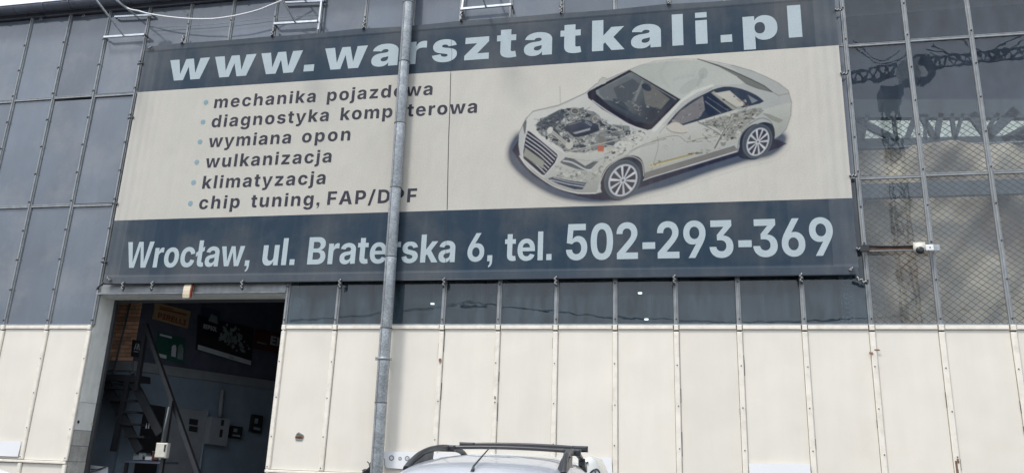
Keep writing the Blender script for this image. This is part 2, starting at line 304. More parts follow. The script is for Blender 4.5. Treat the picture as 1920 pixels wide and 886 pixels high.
# letter outlines (em/1000): advance, contours
GLYPHS = r'''{"b":{" ":[269,[]],",":[269,[[60,0,60,152,215,152,215,10,205,-60,170,-120,100,-160,90,-120,125,-90,140,-50,142,0]]],"-":[646,[[489,359,489,236,156,236,156,359]]],".":[269,[[58,0,58,152,213,152,213,0]]],"/":[392,[[380,762,146,-109,12,-109,247,762]]],"0":[646,[[323,-10,264,-5,212,10,167,34,129,68,97,111,73,162,55,221,45,289,41,363,45,438,56,505,73,565,98,616,129,659,167,693,212,718,264,732,323,737,382,732,434,717,479,693,517,659,549,616,573,565,591,505,601,438,605,363,601,289,591,221,573,162,549,111,518,68,479,34,434,10,382,-5],[323,120,350,123,373,132,393,147,410,167,424,194,435,227,442,266,447,312,448,363,447,415,442,461,435,500,424,534,410,561,393,581,373,596,350,605,323,608,296,605,273,596,253,581,236,561,222,534,211,500,204,461,199,415,198,363,199,312,204,266,211,227,222,194,236,167,253,147,273,132,296,123]]],"2":[646,[[66,0,66,113,326,352,346,372,365,390,380,408,394,424,406,441,414,457,421,474,425,491,426,510,425,530,420,549,412,565,401,579,388,591,373,600,356,607,337,611,317,612,296,611,277,606,260,599,244,589,232,576,222,561,214,544,210,524,208,502,58,502,62,548,73,589,91,627,116,659,146,686,182,708,223,724,268,734,318,737,368,734,414,725,455,710,491,689,522,664,546,633,564,599,575,562,579,521,577,494,572,467,563,440,549,412,530,383,505,351,474,316,435,277,388,233,285,134,285,128,588,128,588,0]]],"3":[646,[[316,-10,265,-7,217,2,174,17,135,38,102,63,76,93,56,128,43,166,38,207,197,207,200,190,206,175,215,161,227,149,241,139,258,130,276,125,296,121,317,120,339,121,359,125,377,132,394,142,407,154,419,168,427,185,432,204,433,225,432,244,427,263,418,280,407,295,392,309,373,320,352,328,328,333,300,335,218,335,218,438,379,594,379,598,74,598,74,728,569,728,569,613,365,423,378,424,425,419,468,406,506,387,538,361,564,331,583,295,594,257,598,215,594,171,582,132,561,96,534,65,500,39,461,18,416,3,368,-7],[365,423,325,386,325,420]]],"5":[646,[[317,-10,268,-7,223,3,181,18,144,39,113,65,87,95,68,129,56,167,51,207,204,207,207,189,212,173,221,158,232,145,246,134,261,126,279,119,297,115,317,114,340,116,361,121,380,130,396,142,411,156,422,174,431,194,436,215,438,239,436,263,431,286,422,306,410,323,396,338,378,351,359,360,338,365,315,367,293,365,273,361,253,353,235,343,220,331,207,317,67,342,101,728,549,728,549,598,231,598,213,418,217,418,232,436,251,451,275,464,302,474,331,480,362,482,394,480,424,474,453,464,479,451,504,435,525,415,544,392,560,367,573,339,583,309,588,277,590,243,586,196,575,152,556,112,530,77,498,47,460,23,417,5,369,-6]]],"6":[646,[[325,-10,278,-7,233,3,191,19,154,41,121,69,94,103,73,143,61,187,57,237,60,275,67,313,80,352,98,391,121,433,149,477,318,728,476,728,290,454,292,455,314,461,338,464,363,465,406,462,445,453,481,438,512,418,538,392,560,361,576,325,586,285,589,240,585,192,574,148,555,109,529,74,498,45,461,21,420,4,374,-6],[290,454,250,396,205,396,213,407,224,418,238,429,254,439,272,448],[324,113,346,115,366,120,385,129,401,141,415,156,426,173,435,192,440,213,441,236,440,259,435,280,426,299,415,316,401,331,385,343,366,351,346,357,324,358,303,357,283,351,264,343,248,331,234,317,222,300,214,280,209,259,207,236,209,214,214,192,222,173,234,156,248,141,264,129,283,120,303,115]]],"9":[646,[[320,737,368,734,412,724,454,708,492,686,525,658,552,624,572,585,585,541,589,491,586,452,579,414,566,376,548,337,525,295,497,250,328,0,170,0,356,273,354,272,332,267,308,263,283,262,240,265,201,274,165,289,134,310,107,336,86,367,70,403,60,443,57,488,61,536,72,579,91,619,117,653,148,683,185,706,227,723,272,734],[356,273,396,332,441,332,433,320,422,309,408,299,392,289,374,280],[322,614,300,613,280,607,261,598,245,587,231,572,220,555,211,536,206,515,204,492,206,469,211,448,220,428,231,411,245,397,261,385,280,376,300,371,322,369,343,371,363,376,382,385,398,397,412,411,423,428,432,447,437,468,439,491,437,514,432,535,423,555,412,572,398,587,382,598,364,607,343,613]]],"A":[755,[[24,0,270,728,478,728,731,0,556,0,445,339,430,388,415,440,400,495,386,552,373,602,360,552,346,494,333,440,319,388,305,339,198,0],[373,602,370,612,355,675,389,675,375,612],[182,164,182,286,573,286,573,164]]],"B":[663,[[62,0,62,728,356,728,407,725,451,717,490,704,523,686,550,664,571,638,586,609,595,577,598,542,596,514,591,489,581,467,568,447,553,429,534,414,513,402,491,392,466,385,466,377,493,374,520,366,545,354,568,338,587,318,604,294,617,266,624,235,627,201,624,164,614,130,598,98,576,70,548,46,514,26,474,12,428,3,376,0],[220,129,342,129,381,131,411,139,435,153,451,171,461,192,464,218,462,237,457,254,449,270,439,284,425,296,409,306,390,313,369,317,346,319,220,319],[220,424,331,424,351,425,369,429,386,435,401,443,414,453,425,466,432,480,437,496,439,514,436,538,426,559,411,576,390,590,365,597,334,600,220,600]]],"D":[722,[[323,0,132,0,132,135,315,135,358,138,396,146,429,159,457,177,480,202,498,233,511,270,519,314,521,364,519,414,511,458,498,495,480,525,457,550,428,569,396,582,358,590,315,592,129,592,129,728,324,728,394,723,457,708,514,684,562,651,603,609,636,559,659,501,674,436,678,364,674,292,659,227,636,169,603,119,562,77,513,44,456,19,393,5],[220,728,220,0,62,0,62,728]]],"F":[586,[[62,0,62,728,547,728,547,598,220,598,220,401,515,401,515,274,220,274,220,0]]],"P":[650,[[62,0,62,728,351,728,404,724,451,713,493,696,529,672,558,643,582,608,600,569,610,526,613,480,610,433,599,390,582,351,558,317,527,288,491,265,448,248,401,237,347,234,220,234,220,0],[220,234,164,234,164,360,220,360],[220,360,321,360,348,362,373,367,393,375,411,387,425,401,436,417,444,436,449,457,451,480,449,503,444,524,436,542,425,559,411,573,393,584,372,592,348,597,321,598,220,598]]],"W":[1045,[[218,0,24,728,196,728,312,150,441,728,604,728,732,150,849,728,1022,728,826,0,647,0,522,600,398,0]]],"a":[583,[[213,-10,179,-8,148,-2,120,8,94,22,73,40,55,62,42,88,34,118,32,152,34,181,39,207,48,229,61,248,76,265,93,278,113,290,135,300,159,307,184,313,210,318,237,321,266,324,291,327,312,330,330,333,344,338,355,343,362,350,367,359,368,370,368,372,367,386,364,398,359,409,351,418,342,426,331,432,318,436,303,439,286,440,270,439,254,436,240,432,228,426,217,419,207,410,200,401,194,390,189,379,47,401,58,431,73,458,93,482,116,503,143,520,174,534,209,545,247,551,287,553,318,552,347,548,376,542,404,533,429,522,452,508,472,492,490,473,504,451,515,426,521,399,523,369,523,0,376,0,376,76,372,76,362,59,350,44,336,30,320,18,303,8,283,0,262,-6,238,-9],[258,96,279,98,298,102,315,109,331,119,344,131,355,144,363,160,368,177,369,195,369,251,364,249,358,246,350,243,342,241,332,239,323,237,313,235,303,233,293,231,283,230,274,229,266,227,249,225,234,220,220,215,208,209,198,201,190,193,185,182,181,171,180,158,181,145,184,134,190,124,198,116,207,109,218,103,230,99,243,97]]],"c":[591,[[307,-11,254,-7,207,5,164,25,127,51,96,84,71,123,53,168,42,217,38,271,42,325,53,374,71,419,96,458,127,491,164,517,207,537,254,549,307,553,340,551,371,547,399,540,426,530,451,517,473,503,493,485,511,466,526,444,538,420,547,394,554,367,410,341,406,355,402,367,397,379,390,390,383,399,375,408,366,415,357,421,346,426,335,429,322,431,309,432,286,430,265,423,247,412,232,397,219,378,209,356,202,331,198,302,196,271,198,241,202,213,209,187,219,165,232,146,247,130,265,119,286,112,309,110,322,111,335,113,346,117,357,122,367,128,376,135,384,144,392,154,398,165,403,177,407,191,411,205,554,179,548,151,539,124,527,100,512,78,494,58,474,40,452,25,427,13,400,3,371,-5,340,-9]]],"d":[633,[[259,-9,219,-5,182,6,147,23,116,48,89,80,67,118,51,163,41,214,38,272,41,331,52,384,68,429,91,467,118,498,149,522,183,539,220,549,258,553,287,551,312,546,334,537,353,526,370,514,384,499,396,484,406,469,413,453,418,453,418,728,573,728,573,0,420,0,420,88,413,88,405,73,395,58,383,43,369,29,352,17,333,6,311,-2,287,-7],[309,114,331,117,352,123,370,134,385,149,398,168,408,189,415,214,420,242,421,272,420,303,415,331,408,356,398,377,385,396,370,410,352,421,332,427,309,430,286,427,266,421,248,410,232,395,220,376,210,354,203,330,199,302,197,272,199,243,203,215,210,190,220,168,233,150,248,134,266,123,286,117]]],"e":[598,[[310,-11,256,-7,208,5,164,24,127,50,96,82,71,121,53,165,42,215,38,270,42,324,53,374,71,418,95,457,126,490,163,517,205,537,251,549,303,553,339,551,373,545,405,535,435,522,462,504,487,483,509,458,527,429,542,397,553,360,559,320,561,275,561,233,192,233,193,214,198,188,206,166,218,147,232,132,249,120,268,111,289,106,312,105,328,105,343,108,357,112,370,117,381,124,392,132,401,142,408,153,414,166,553,141,542,112,527,85,507,61,483,40,455,23,424,8,389,-2,351,-8],[192,233,98,233,98,328,193,328,191,309,191,242],[193,328,413,328,413,330,408,354,402,375,392,393,380,409,365,421,347,430,327,436,304,438,281,436,261,430,242,421,227,409,214,394,204,376,197,355,193,333],[413,328,487,328,414,304]]],"g":[634,[[306,-216,262,-214,221,-208,185,-198,153,-185,125,-169,101,-150,82,-128,68,-104,58,-78,192,-45,197,-55,203,-65,212,-74,222,-83,234,-90,249,-96,265,-101,284,-104,305,-105,339,-102,367,-94,390,-80,407,-60,418,-35,421,-3,421,96,409,96,401,81,392,67,380,53,367,40,350,29,332,20,310,13,286,9,259,8,219,11,182,20,148,36,117,59,90,88,68,124,51,167,41,217,38,274,41,332,52,384,69,429,91,467,118,498,149,522,184,539,220,549,259,553,288,551,313,546,335,538,355,527,372,514,386,499,398,484,408,469,416,453,421,453,421,546,574,546,574,7,570,-39,559,-81,540,-117,514,-147,483,-172,445,-191,403,-205,356,-213],[309,124,332,126,352,132,370,142,385,155,398,173,408,193,416,217,420,244,421,274,420,304,416,332,408,356,398,378,386,396,370,410,352,421,332,427,309,430,286,427,266,421,248,410,233,395,220,377,210,355,203,331,199,304,197,274,199,245,203,218,210,194,220,173,233,156,248,142,266,132,286,126]]],"h":[627,[[215,314,215,0,60,0,60,728,212,728,212,438,217,451,239,486,265,514,297,536,335,548,379,553,415,550,448,542,478,528,504,509,526,485,544,457,557,424,565,388,567,347,567,0,412,0,412,319,409,349,401,375,387,396,368,412,344,421,317,424,298,423,280,418,264,411,250,401,238,389,228,374,221,356,217,336],[212,438,212,409,201,409]]],"i":[275,[[60,0,60,546,215,546,215,0],[60,606,60,728,215,728,215,606]]],"j":[275,[[60,546,215,546,215,-26,213,-66,204,-101,190,-130,171,-153,146,-172,117,-186,84,-196,47,-202,5,-204,-26,-204,-26,-84,-6,-84,16,-82,33,-77,45,-69,53,-57,58,-42,60,-24],[60,606,60,728,215,728,215,606]]],"k":[585,[[201,155,201,341,224,341,394,546,572,546,339,270,301,270],[60,0,60,728,215,728,215,0],[400,0,243,235,346,345,582,0]]],"l":[275,[[60,0,60,728,215,728,215,0]]],"m":[918,[[60,0,60,546,204,546,210,440,223,468,238,492,256,511,275,527,296,539,319,547,342,552,366,554,403,550,435,537,461,516,483,486,501,447,507,427,508,432,521,462,538,487,558,508,580,525,604,538,629,547,656,552,683,554,716,551,746,544,773,532,797,515,818,494,835,468,848,439,855,406,858,368,858,0,702,0,702,336,700,364,692,386,679,403,661,415,642,423,619,425,603,424,587,420,574,414,562,405,552,394,544,381,538,367,535,351,534,333,534,0,384,0,384,340,382,364,374,385,361,402,345,415,325,423,302,425,286,424,271,420,258,414,245,405,235,394,227,381,220,365,217,348,215,328,215,0],[507,427,515,398,498,398],[210,440,212,408,201,408,210,440]]],"n":[627,[[215,314,215,0,60,0,60,546,206,546,209,429,217,451,239,486,265,514,297,536,335,548,379,553,415,550,448,542,478,528,504,509,526,485,544,457,557,424,564,388,567,347,567,0,412,0,412,319,409,349,401,375,387,396,368,412,344,421,317,424,298,423,280,418,264,411,250,401,238,389,228,374,221,356,217,336]]],"o":[615,[[308,-11,255,-7,207,5,164,25,127,51,96,84,71,123,53,168,42,217,38,271,42,325,53,374,71,419,96,458,127,491,164,517,207,537,255,549,308,553,361,549,409,537,452,517,489,491,520,458,545,419,563,374,574,325,577,271,574,217,563,168,545,123,520,84,489,51,452,25,409,5,361,-7],[308,110,331,112,351,119,369,131,385,147,397,166,407,188,414,214,418,241,419,271,418,302,414,329,407,355,397,377,385,396,369,411,351,423,331,430,308,432,285,430,264,423,246,411,231,396,218,377,209,355,202,330,198,302,196,271,198,241,202,214,209,188,218,166,231,147,246,131,264,119,285,112]]],"p":[633,[[60,-204,60,546,213,546,213,453,220,453,227,469,237,484,249,499,263,514,280,526,299,537,321,546,346,551,375,553,414,549,450,539,484,522,515,498,542,467,565,429,581,384,591,331,595,272,592,214,582,163,566,118,544,80,517,48,486,23,451,6,414,-5,374,-9,346,-7,322,-2,300,6,281,17,264,29,250,43,238,58,228,73,220,88,215,88,215,-204],[324,114,347,117,367,123,385,134,400,150,413,168,423,190,430,215,434,243,436,272,434,302,430,330,423,354,413,376,401,395,385,410,368,421,347,427,324,430,301,427,281,421,263,410,248,396,235,377,225,356,218,331,213,303,212,272,213,242,218,214,225,189,235,168,248,149,263,134,281,123,302,117]]],"r":[412,[[60,0,60,546,211,546,211,449,216,449,229,481,245,507,266,527,291,542,317,550,347,553,354,553,363,552,371,552,379,551,387,549,394,548,394,411,386,413,376,415,365,416,352,418,340,418,329,418,308,417,289,412,271,404,255,394,241,380,230,365,222,347,217,327,215,306,215,0]]],"s":[565,[[282,-11,239,-8,199,-2,163,9,130,23,102,42,78,64,59,90,45,119,36,152,180,176,189,153,201,134,217,120,236,109,259,103,287,101,311,103,332,108,349,116,362,127,370,139,372,154,370,166,365,178,355,187,342,195,325,202,303,207,209,226,160,239,120,258,89,281,68,310,54,343,50,382,53,416,63,446,79,473,101,497,128,517,160,532,197,544,238,550,283,553,325,551,363,545,398,535,428,521,454,504,476,484,494,460,507,434,516,405,378,382,371,399,361,414,347,426,330,436,309,441,286,443,264,442,245,437,228,429,215,419,207,406,205,391,206,379,211,368,220,359,232,350,249,343,272,337,372,318,421,305,461,288,491,266,513,239,526,207,530,170,527,136,516,104,498,75,474,50,445,29,411,12,371,0,328,-8]]],"t":[372,[[340,546,340,429,10,429,10,546],[84,676,239,676,239,162,240,148,244,136,250,126,259,120,271,116,287,115,293,115,301,116,310,117,320,118,327,119,333,121,355,6,337,1,320,-2,304,-5,287,-6,271,-7,256,-8,204,-3,162,10,128,32,103,63,89,102,84,149]]],"u":[627,[[249,-7,212,-4,179,4,149,18,123,37,101,61,84,89,71,122,63,158,60,199,60,546,215,546,215,227,218,196,227,171,241,150,260,134,283,125,311,122,330,123,347,128,363,135,377,145,389,157,399,173,406,190,410,210,412,231,412,546,567,546,567,0,421,0,418,117,410,95,388,60,362,31,330,10,292,-3]]],"w":[855,[[173,0,12,546,175,546,259,140,357,546,498,546,596,140,677,546,842,546,681,0,523,0,427,385,331,0]]],"y":[608,[[57,-193,92,-77,112,-82,131,-86,149,-88,165,-87,179,-83,191,-77,201,-68,208,-57,213,-44,216,-28,218,-1,14,546,178,546,299,100,432,546,594,546,363,-62,351,-90,337,-116,320,-139,301,-159,279,-176,254,-190,226,-200,194,-206,157,-208,138,-208,119,-206,101,-204,84,-201,69,-197]]],"z":[576,[[58,0,58,92,322,418,322,422,66,422,66,546,509,546,509,445,261,127,261,124,518,124,518,0]]],"ł":[344,[[247,-3,195,1,152,13,120,33,97,62,84,99,79,145,79,728,234,728,234,165,235,150,238,138,243,129,251,122,261,119,274,117,281,117,287,118,292,118,296,119,299,120,302,121,327,9,318,6,307,4,294,1,280,-1,264,-3],[10,271,10,388,303,557,303,440]]]},"k":{".":[269,[[48,0,48,168,244,168,244,0]]],"E":[613,[[47,0,47,728,571,728,571,568,244,568,244,445,544,445,544,290,244,290,244,159,569,159,569,0]]],"I":[507,[[28,0,28,159,155,159,155,568,28,568,28,728,479,728,479,568,352,568,352,159,479,159,479,0]]],"L":[565,[[47,0,47,728,244,728,244,159,538,159,538,0]]],"N":[770,[[47,0,47,728,262,728,435,442,450,417,464,392,477,368,490,342,503,315,515,286,527,254,531,244,529,273,527,308,524,342,522,376,521,408,520,436,520,461,520,728,723,728,723,0,508,0,346,266,329,295,313,323,298,350,284,377,271,405,258,434,245,464,238,479,239,467,242,433,244,400,246,369,248,339,249,311,250,287,250,266,250,0],[238,479,230,498,214,535,234,535,237,501],[531,244,540,220,552,182,535,182,533,209,531,240]]],"O":[775,[[388,-10,324,-5,264,9,208,33,158,66,116,108,81,159,55,219,39,287,34,363,39,440,55,508,81,568,116,619,158,662,208,695,264,718,324,733,388,737,452,733,511,718,567,695,617,662,659,619,694,568,720,508,736,440,741,363,736,287,720,219,694,159,659,108,617,66,567,33,511,9,452,-5],[388,162,419,165,446,172,470,185,491,203,508,226,521,253,530,286,536,322,538,363,536,405,530,442,521,474,508,502,491,524,470,542,446,555,419,563,388,565,357,563,329,555,305,542,285,524,268,502,255,474,245,442,239,405,237,363,239,322,245,286,255,253,268,226,285,203,305,185,329,172,357,165]]],"P":[656,[[47,0,47,728,360,728,412,724,459,713,502,696,540,671,571,641,597,605,616,565,627,519,631,470,627,420,615,375,596,335,570,300,538,270,499,247,455,230,407,219,354,216,244,216,244,0],[244,216,166,216,166,369,244,369],[244,369,313,369,336,371,356,375,374,382,389,391,402,403,412,417,419,432,423,450,425,470,423,490,419,508,412,524,402,537,389,549,374,558,356,564,336,568,313,569,244,569]]],"R":[668,[[47,0,47,728,360,728,412,724,459,714,502,698,540,675,571,647,597,613,616,574,627,529,631,480,627,431,615,387,596,349,570,316,538,289,499,268,455,252,407,243,354,240,244,240,244,0],[244,240,166,240,166,394,244,394],[244,394,313,394,336,395,356,397,374,402,389,409,402,419,412,430,419,444,423,461,425,480,423,500,419,517,412,531,402,543,389,553,374,560,356,565,336,568,313,569,244,569],[440,0,263,334,473,334,655,0]]],"S":[666,[[343,-9,282,-6,227,4,177,19,134,41,97,70,68,106,46,149,33,199,28,256,216,256,219,235,224,216,233,200,244,186,258,174,275,165,294,159,316,155,340,153,360,154,378,157,393,161,406,167,417,174,426,183,432,193,435,203,437,215,435,225,432,235,426,244,418,252,406,260,392,267,374,273,352,279,327,285,254,301,194,318,144,341,102,371,72,408,53,453,47,506,51,550,64,591,84,627,113,659,147,686,188,708,235,724,285,734,341,737,397,734,448,724,493,708,533,685,566,658,593,625,612,587,624,546,628,500,438,500,434,522,426,540,412,555,394,566,370,573,341,575,322,574,305,572,291,568,279,563,270,556,262,548,257,539,254,530,253,520,254,509,257,499,263,490,271,481,281,474,295,467,311,461,329,455,351,450,410,438,448,428,483,417,513,404,541,389,564,373,584,355,601,335,615,314,625,292,632,267,636,242,638,215,634,169,622,129,602,93,575,62,542,37,501,17,454,3,401,-6]]],"a":[597,[[202,-9,169,-7,138,-1,110,9,85,22,64,40,47,61,34,87,27,116,24,150,26,179,31,204,40,227,51,247,65,264,82,279,101,292,123,302,146,310,171,317,197,321,225,324,253,327,278,329,298,333,315,336,328,341,338,347,345,354,349,362,351,372,351,374,350,383,347,391,343,398,337,404,330,409,322,413,312,416,301,417,289,418,277,417,266,416,255,413,246,408,237,403,230,396,224,389,220,380,217,369,40,387,48,416,60,444,78,470,101,494,129,514,162,530,200,543,243,550,292,553,330,551,365,547,397,539,427,529,454,516,478,501,498,484,515,465,529,444,539,422,545,399,547,374,547,0,363,0,363,77,359,77,348,58,334,41,320,28,303,16,286,7,267,0,247,-5,225,-8],[266,115,280,116,294,119,308,125,320,132,331,140,340,151,347,164,351,178,353,193,353,238,347,236,342,234,336,232,330,231,324,229,317,227,310,225,304,224,297,223,289,221,282,220,274,219,260,216,248,212,237,207,228,202,221,195,216,188,212,180,210,171,209,162,210,153,212,144,216,136,222,130,228,125,236,121,245,118,255,116]]],"i":[296,[[50,0,50,546,246,546,246,0],[50,606,50,728,246,728,246,606]]],"k":[606,[[226,129,226,362,253,362,385,546,605,546,384,260,328,260],[50,0,50,728,246,728,246,0],[387,0,262,216,390,355,610,0]]],"l":[306,[[50,0,50,728,246,728,246,0]]],"p":[646,[[50,-204,50,546,244,546,244,450,249,450,257,468,268,485,280,501,295,516,312,528,331,539,353,547,376,551,402,553,438,550,472,540,505,524,536,501,562,471,584,433,602,388,612,334,615,272,612,213,602,161,586,116,564,78,538,48,508,24,474,7,438,-3,400,-7,376,-5,353,-1,332,6,313,15,296,27,281,40,268,55,258,72,249,90,246,90,246,-204],[328,144,345,145,361,150,374,159,386,171,395,186,403,203,409,224,412,247,413,272,412,298,409,321,403,342,395,360,386,375,374,387,361,395,345,401,328,402,311,401,296,395,282,387,270,375,260,360,252,342,246,321,242,298,241,272,242,247,246,225,252,204,260,186,270,171,282,159,296,151,311,145]]],"r":[434,[[50,0,50,546,240,546,240,441,246,441,258,477,274,505,293,526,316,541,341,550,369,553,378,553,386,552,395,551,403,549,411,547,419,545,419,378,408,381,396,384,383,385,370,387,357,387,347,388,328,386,311,382,295,375,281,365,269,353,259,339,252,322,248,304,246,284,246,0]]],"s":[588,[[293,-10,246,-7,202,0,162,11,127,27,96,47,70,71,49,99,34,129,25,164,207,190,215,170,225,154,239,140,256,131,277,125,302,123,320,124,335,127,347,132,356,139,361,147,363,157,362,167,357,175,348,182,336,188,320,193,301,197,204,215,153,228,112,246,80,270,57,300,43,335,38,375,41,411,52,443,69,472,92,496,121,516,156,532,196,544,240,550,290,553,336,551,378,544,417,534,450,520,479,502,504,480,523,455,537,427,545,395,372,370,366,386,357,400,344,409,329,416,312,420,294,422,278,421,264,418,251,413,241,406,235,397,233,387,235,379,238,371,244,364,253,357,267,352,285,348,396,328,447,316,489,299,521,277,544,251,558,218,562,181,559,143,547,110,528,79,501,53,470,31,432,13,390,1,344,-7]]],"t":[399,[[369,546,369,403,10,403,10,546],[79,676,275,676,275,175,276,165,279,156,284,150,291,145,301,142,312,141,319,141,328,142,338,143,348,145,355,146,360,147,384,7,362,2,341,-2,320,-5,301,-7,282,-8,264,-8,208,-4,162,10,126,34,100,66,84,107,79,157]]],"w":[877,[[156,0,-1,546,204,546,272,160,354,546,523,546,604,160,669,546,878,546,719,0,518,0,437,345,357,0]]],"z":[590,[[56,0,56,108,294,394,294,396,63,396,63,546,525,546,525,426,309,152,309,149,534,149,534,0]]]}}'''
# ------------------------------------------------------------------ ground
g = MB(); S = 900.
g.quad((-S, -S, 0), (S, -S, 0), (S, S, 0), (-S, S, 0))
tag(add('yard_ground', g, M['asphalt']), kind='structure')

# ------------------------------------------------------------------ the hall
I0, I1 = -5, 23
Z0, Z1, Z2, Z3 = 3.93, 6.405, 8.855, 10.87
hall = thing('workshop_hall', 'long workshop hall with cream lower sheets, grey glazed upper panels and an open gateway', 'building', (8, 0, 0))
door_cols = (2, 3, 4, 5)
pn = MB().bevbox(.0455, .9545, 0, .03, 0, 2.445, .004).mesh('wall_panel', M['cream'])
pl = MB().bevbox(.0455, .9545, -.002, .03, 0, .86, .004).mesh('wall_panel_low', M['cream'])
for i in range(I0, I1):
    if i in door_cols: continue
    put('wall_panel', pn, hall, (i, 0, 1.425))
    put('wall_panel', pl, hall, (i, 0, .50))
bk = MB()
for a, b in ((I0, 1.95), (6.03, I1)):
    bk.box(a, b, .032, .10, 0, 3.93)
add('backing_sheet', bk, M['backing'], hall)
pb = MB()
for a, b in ((I0, 2.0), (5.955, I1)): pb.box(a, b, -.05, .03, 0, .49)
add('plinth', pb, M['conc'], hall)
tr = MB()
for a, b in ((I0, 1.985), (5.965, I1)):
    tr.bevbox(a, b, -.045, 0, 1.372, 1.418, .008)
add('bottom_trim', tr, M['cream_trim'], hall)
tr = MB()
for i in range(I0, I1):
    if i in door_cols: continue
    tr.bevbox(i+.052, i+.948, -.03, 0, 3.868, 3.935, .008)
add('top_rail', tr, M['cream_trim'], hall)
# cream cover strips with a cap at their top, each a part of its own
cs = MB().bevbox(-.042, .042, -.038, 0, 0, 2.40, .012)
csm = cs.mesh('cover_strip', M['cream_trim'])
csl = MB().bevbox(-.042, .042, -.036, 0, 0, .87, .012).mesh('cover_strip_low', M['cream_trim'])
capm = MB().bevbox(-.037, .037, -.05, 0, 0, .085, .006).mesh('strip_cap', M['cream_trim'])
slit = MB(); bolts = MB(); chips = MB()
rr = random.Random(3)
for i in range(I0, I1+1):
    if i in (3, 4, 5): continue
    dx = {2: -.045, 6: .01}.get(i, 0)
    c = put('cover_strip', csm, hall, (i+dx, 0, 1.43))
    put('cover_strip', csl, hall, (i+dx, 0, .495))
    k = put('strip_cap', capm, c, (i+dx, 0, 3.855))
    for z in (3.29, 2.64, 1.99, 1.47):
        zz = z + rr.uniform(-.015, .015); xx = i + dx + rr.uniform(-.012, .012)
        bolts.cone((xx, -.036, zz), .011, .009, .012, 6)
    if i > 7:
        for _ in range(rr.randint(1, 3)):                  # chipped paint and gaps along the strips
            zz = rr.uniform(1.7, 3.6); s_ = rr.choice((-1, 1)); L_ = rr.uniform(.08, .4)
            slit.box(i + s_*.046 - .003, i + s_*.046 + .004 + rr.uniform(0, .004), -.012, -.0045, zz, zz + L_)
add('bolt', bolts, M['bolt'], hall, kind='stuff')
add('paint_gap', slit, M['bolt'], hall, kind='stuff')
for (px, py, w, h) in ((825, 674, .045, .05), (1633, 661, .05, .03), (1644, 655, .07, .018), (928, 744, .02, .04), (1794, 876, .03, .2), (1796, 862, .025, .05)):
    p = hY(px, py, -.04); chips.box(p.x-w/2, p.x+w/2, -.042, -.034, p.z-h/2, p.z+h/2)
    chips.box(p.x-w/4, p.x+w/1.5, -.0425, -.0345, p.z-h*.8, p.z-h*.1)
add('chipped_paint', chips, M['rust'], hall, kind='stuff')

# upper storey: opaque grey glazing, dark windows under the banner, wired glass on the right
rows = ((Z0, Z1), (Z1, Z2), (Z2, Z3))
pm_ = {}
def panel_mesh(h, mat, nm, y0=.0):
    key = (round(h, 3), nm)
    if key not in pm_: pm_[key] = MB().bevbox(.040, .960, y0, y0+.012, 0, h, .003).mesh(nm, mat)
    return pm_[key]
for i in range(I0, I1):
    for r, (za, zb) in enumerate(rows):
        if i >= 15 and not (i == 15 and r > 0): 
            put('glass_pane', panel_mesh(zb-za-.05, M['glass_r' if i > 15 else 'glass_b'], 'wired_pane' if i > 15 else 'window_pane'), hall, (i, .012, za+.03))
        elif i >= 6 and r == 0:
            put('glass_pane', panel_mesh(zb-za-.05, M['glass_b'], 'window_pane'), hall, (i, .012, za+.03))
        elif i in door_cols and r == 0:
            put('grey_panel', panel_mesh(Z1-4.76, M['dark'], 'grey_panel_s'), hall, (i, .012, 4.74))
        else:
            o = put('grey_panel', panel_mesh(zb-za-.05, M['dark'], 'grey_panel'), hall, (i, .012, za+.03))
            o.rotation_euler.x = math.radians(rr.uniform(-.35, .35)); o.rotation_euler.z = math.radians(rr.uniform(-.2, .2))
            if i == 0 and r == 1: o.location.z -= .05; o.rotation_euler.y = .004
# steel strips between the panels
def strip_mesh(h, nm):
    b = MB().bevbox(-.036, .036, -.012, .03, 0, h, .004)
    b.bevbox(-.012, .014, -.036, -.0115, 0, h, .006)
    b.box(.0365, .041, .0, .02, 0, h)
    return b.mesh(nm, M['mull'])
sm_full, sm_short = strip_mesh(Z3-Z0+.0, 'mullion'), strip_mesh(Z3-4.74, 'mullion_short')
ub = MB()
for i in range(I0, I1+1):
    short = i in (3, 4, 5)
    z0 = 4.74 if short else Z0+.006
    o = put('mullion', sm_short if short else sm_full, hall, (i + (-.01 if i == 2 else 0), 0, z0))
    z = z0 + .10
    while z < Z3 - .1:
        ub.cone((i + rr.uniform(-.004, .006), -.034, z), .016, .012, .02, 6)
        if i < 3: ub.box(i-.055, i-.035, -.02, .0, z-.012, z+.012)
        z += .615
add('bolt', ub, M['bolt'], hall, kind='stuff')
# horizontal transoms, one per bay
tm = MB().bevbox(.038, .962, -.014, .012, -.028, .028, .005).box(.038, .962, -.02, -.0145, .012, .022).mesh('transom', M['mull'])
for i in range(I0, I1):
    for z in (Z1, Z2):
        if i in door_cols and z < 5: continue
        put('transom', tm, hall, (i, 0, z - (.018 if i % 3 == 1 else 0)))
sill = MB()
for a, b in ((I0, 1.95), (6.04, I1)): sill.box(a, b, -.02, .03, 3.937, 3.962)
add('sill_flashing', sill, M['mull'], hall)

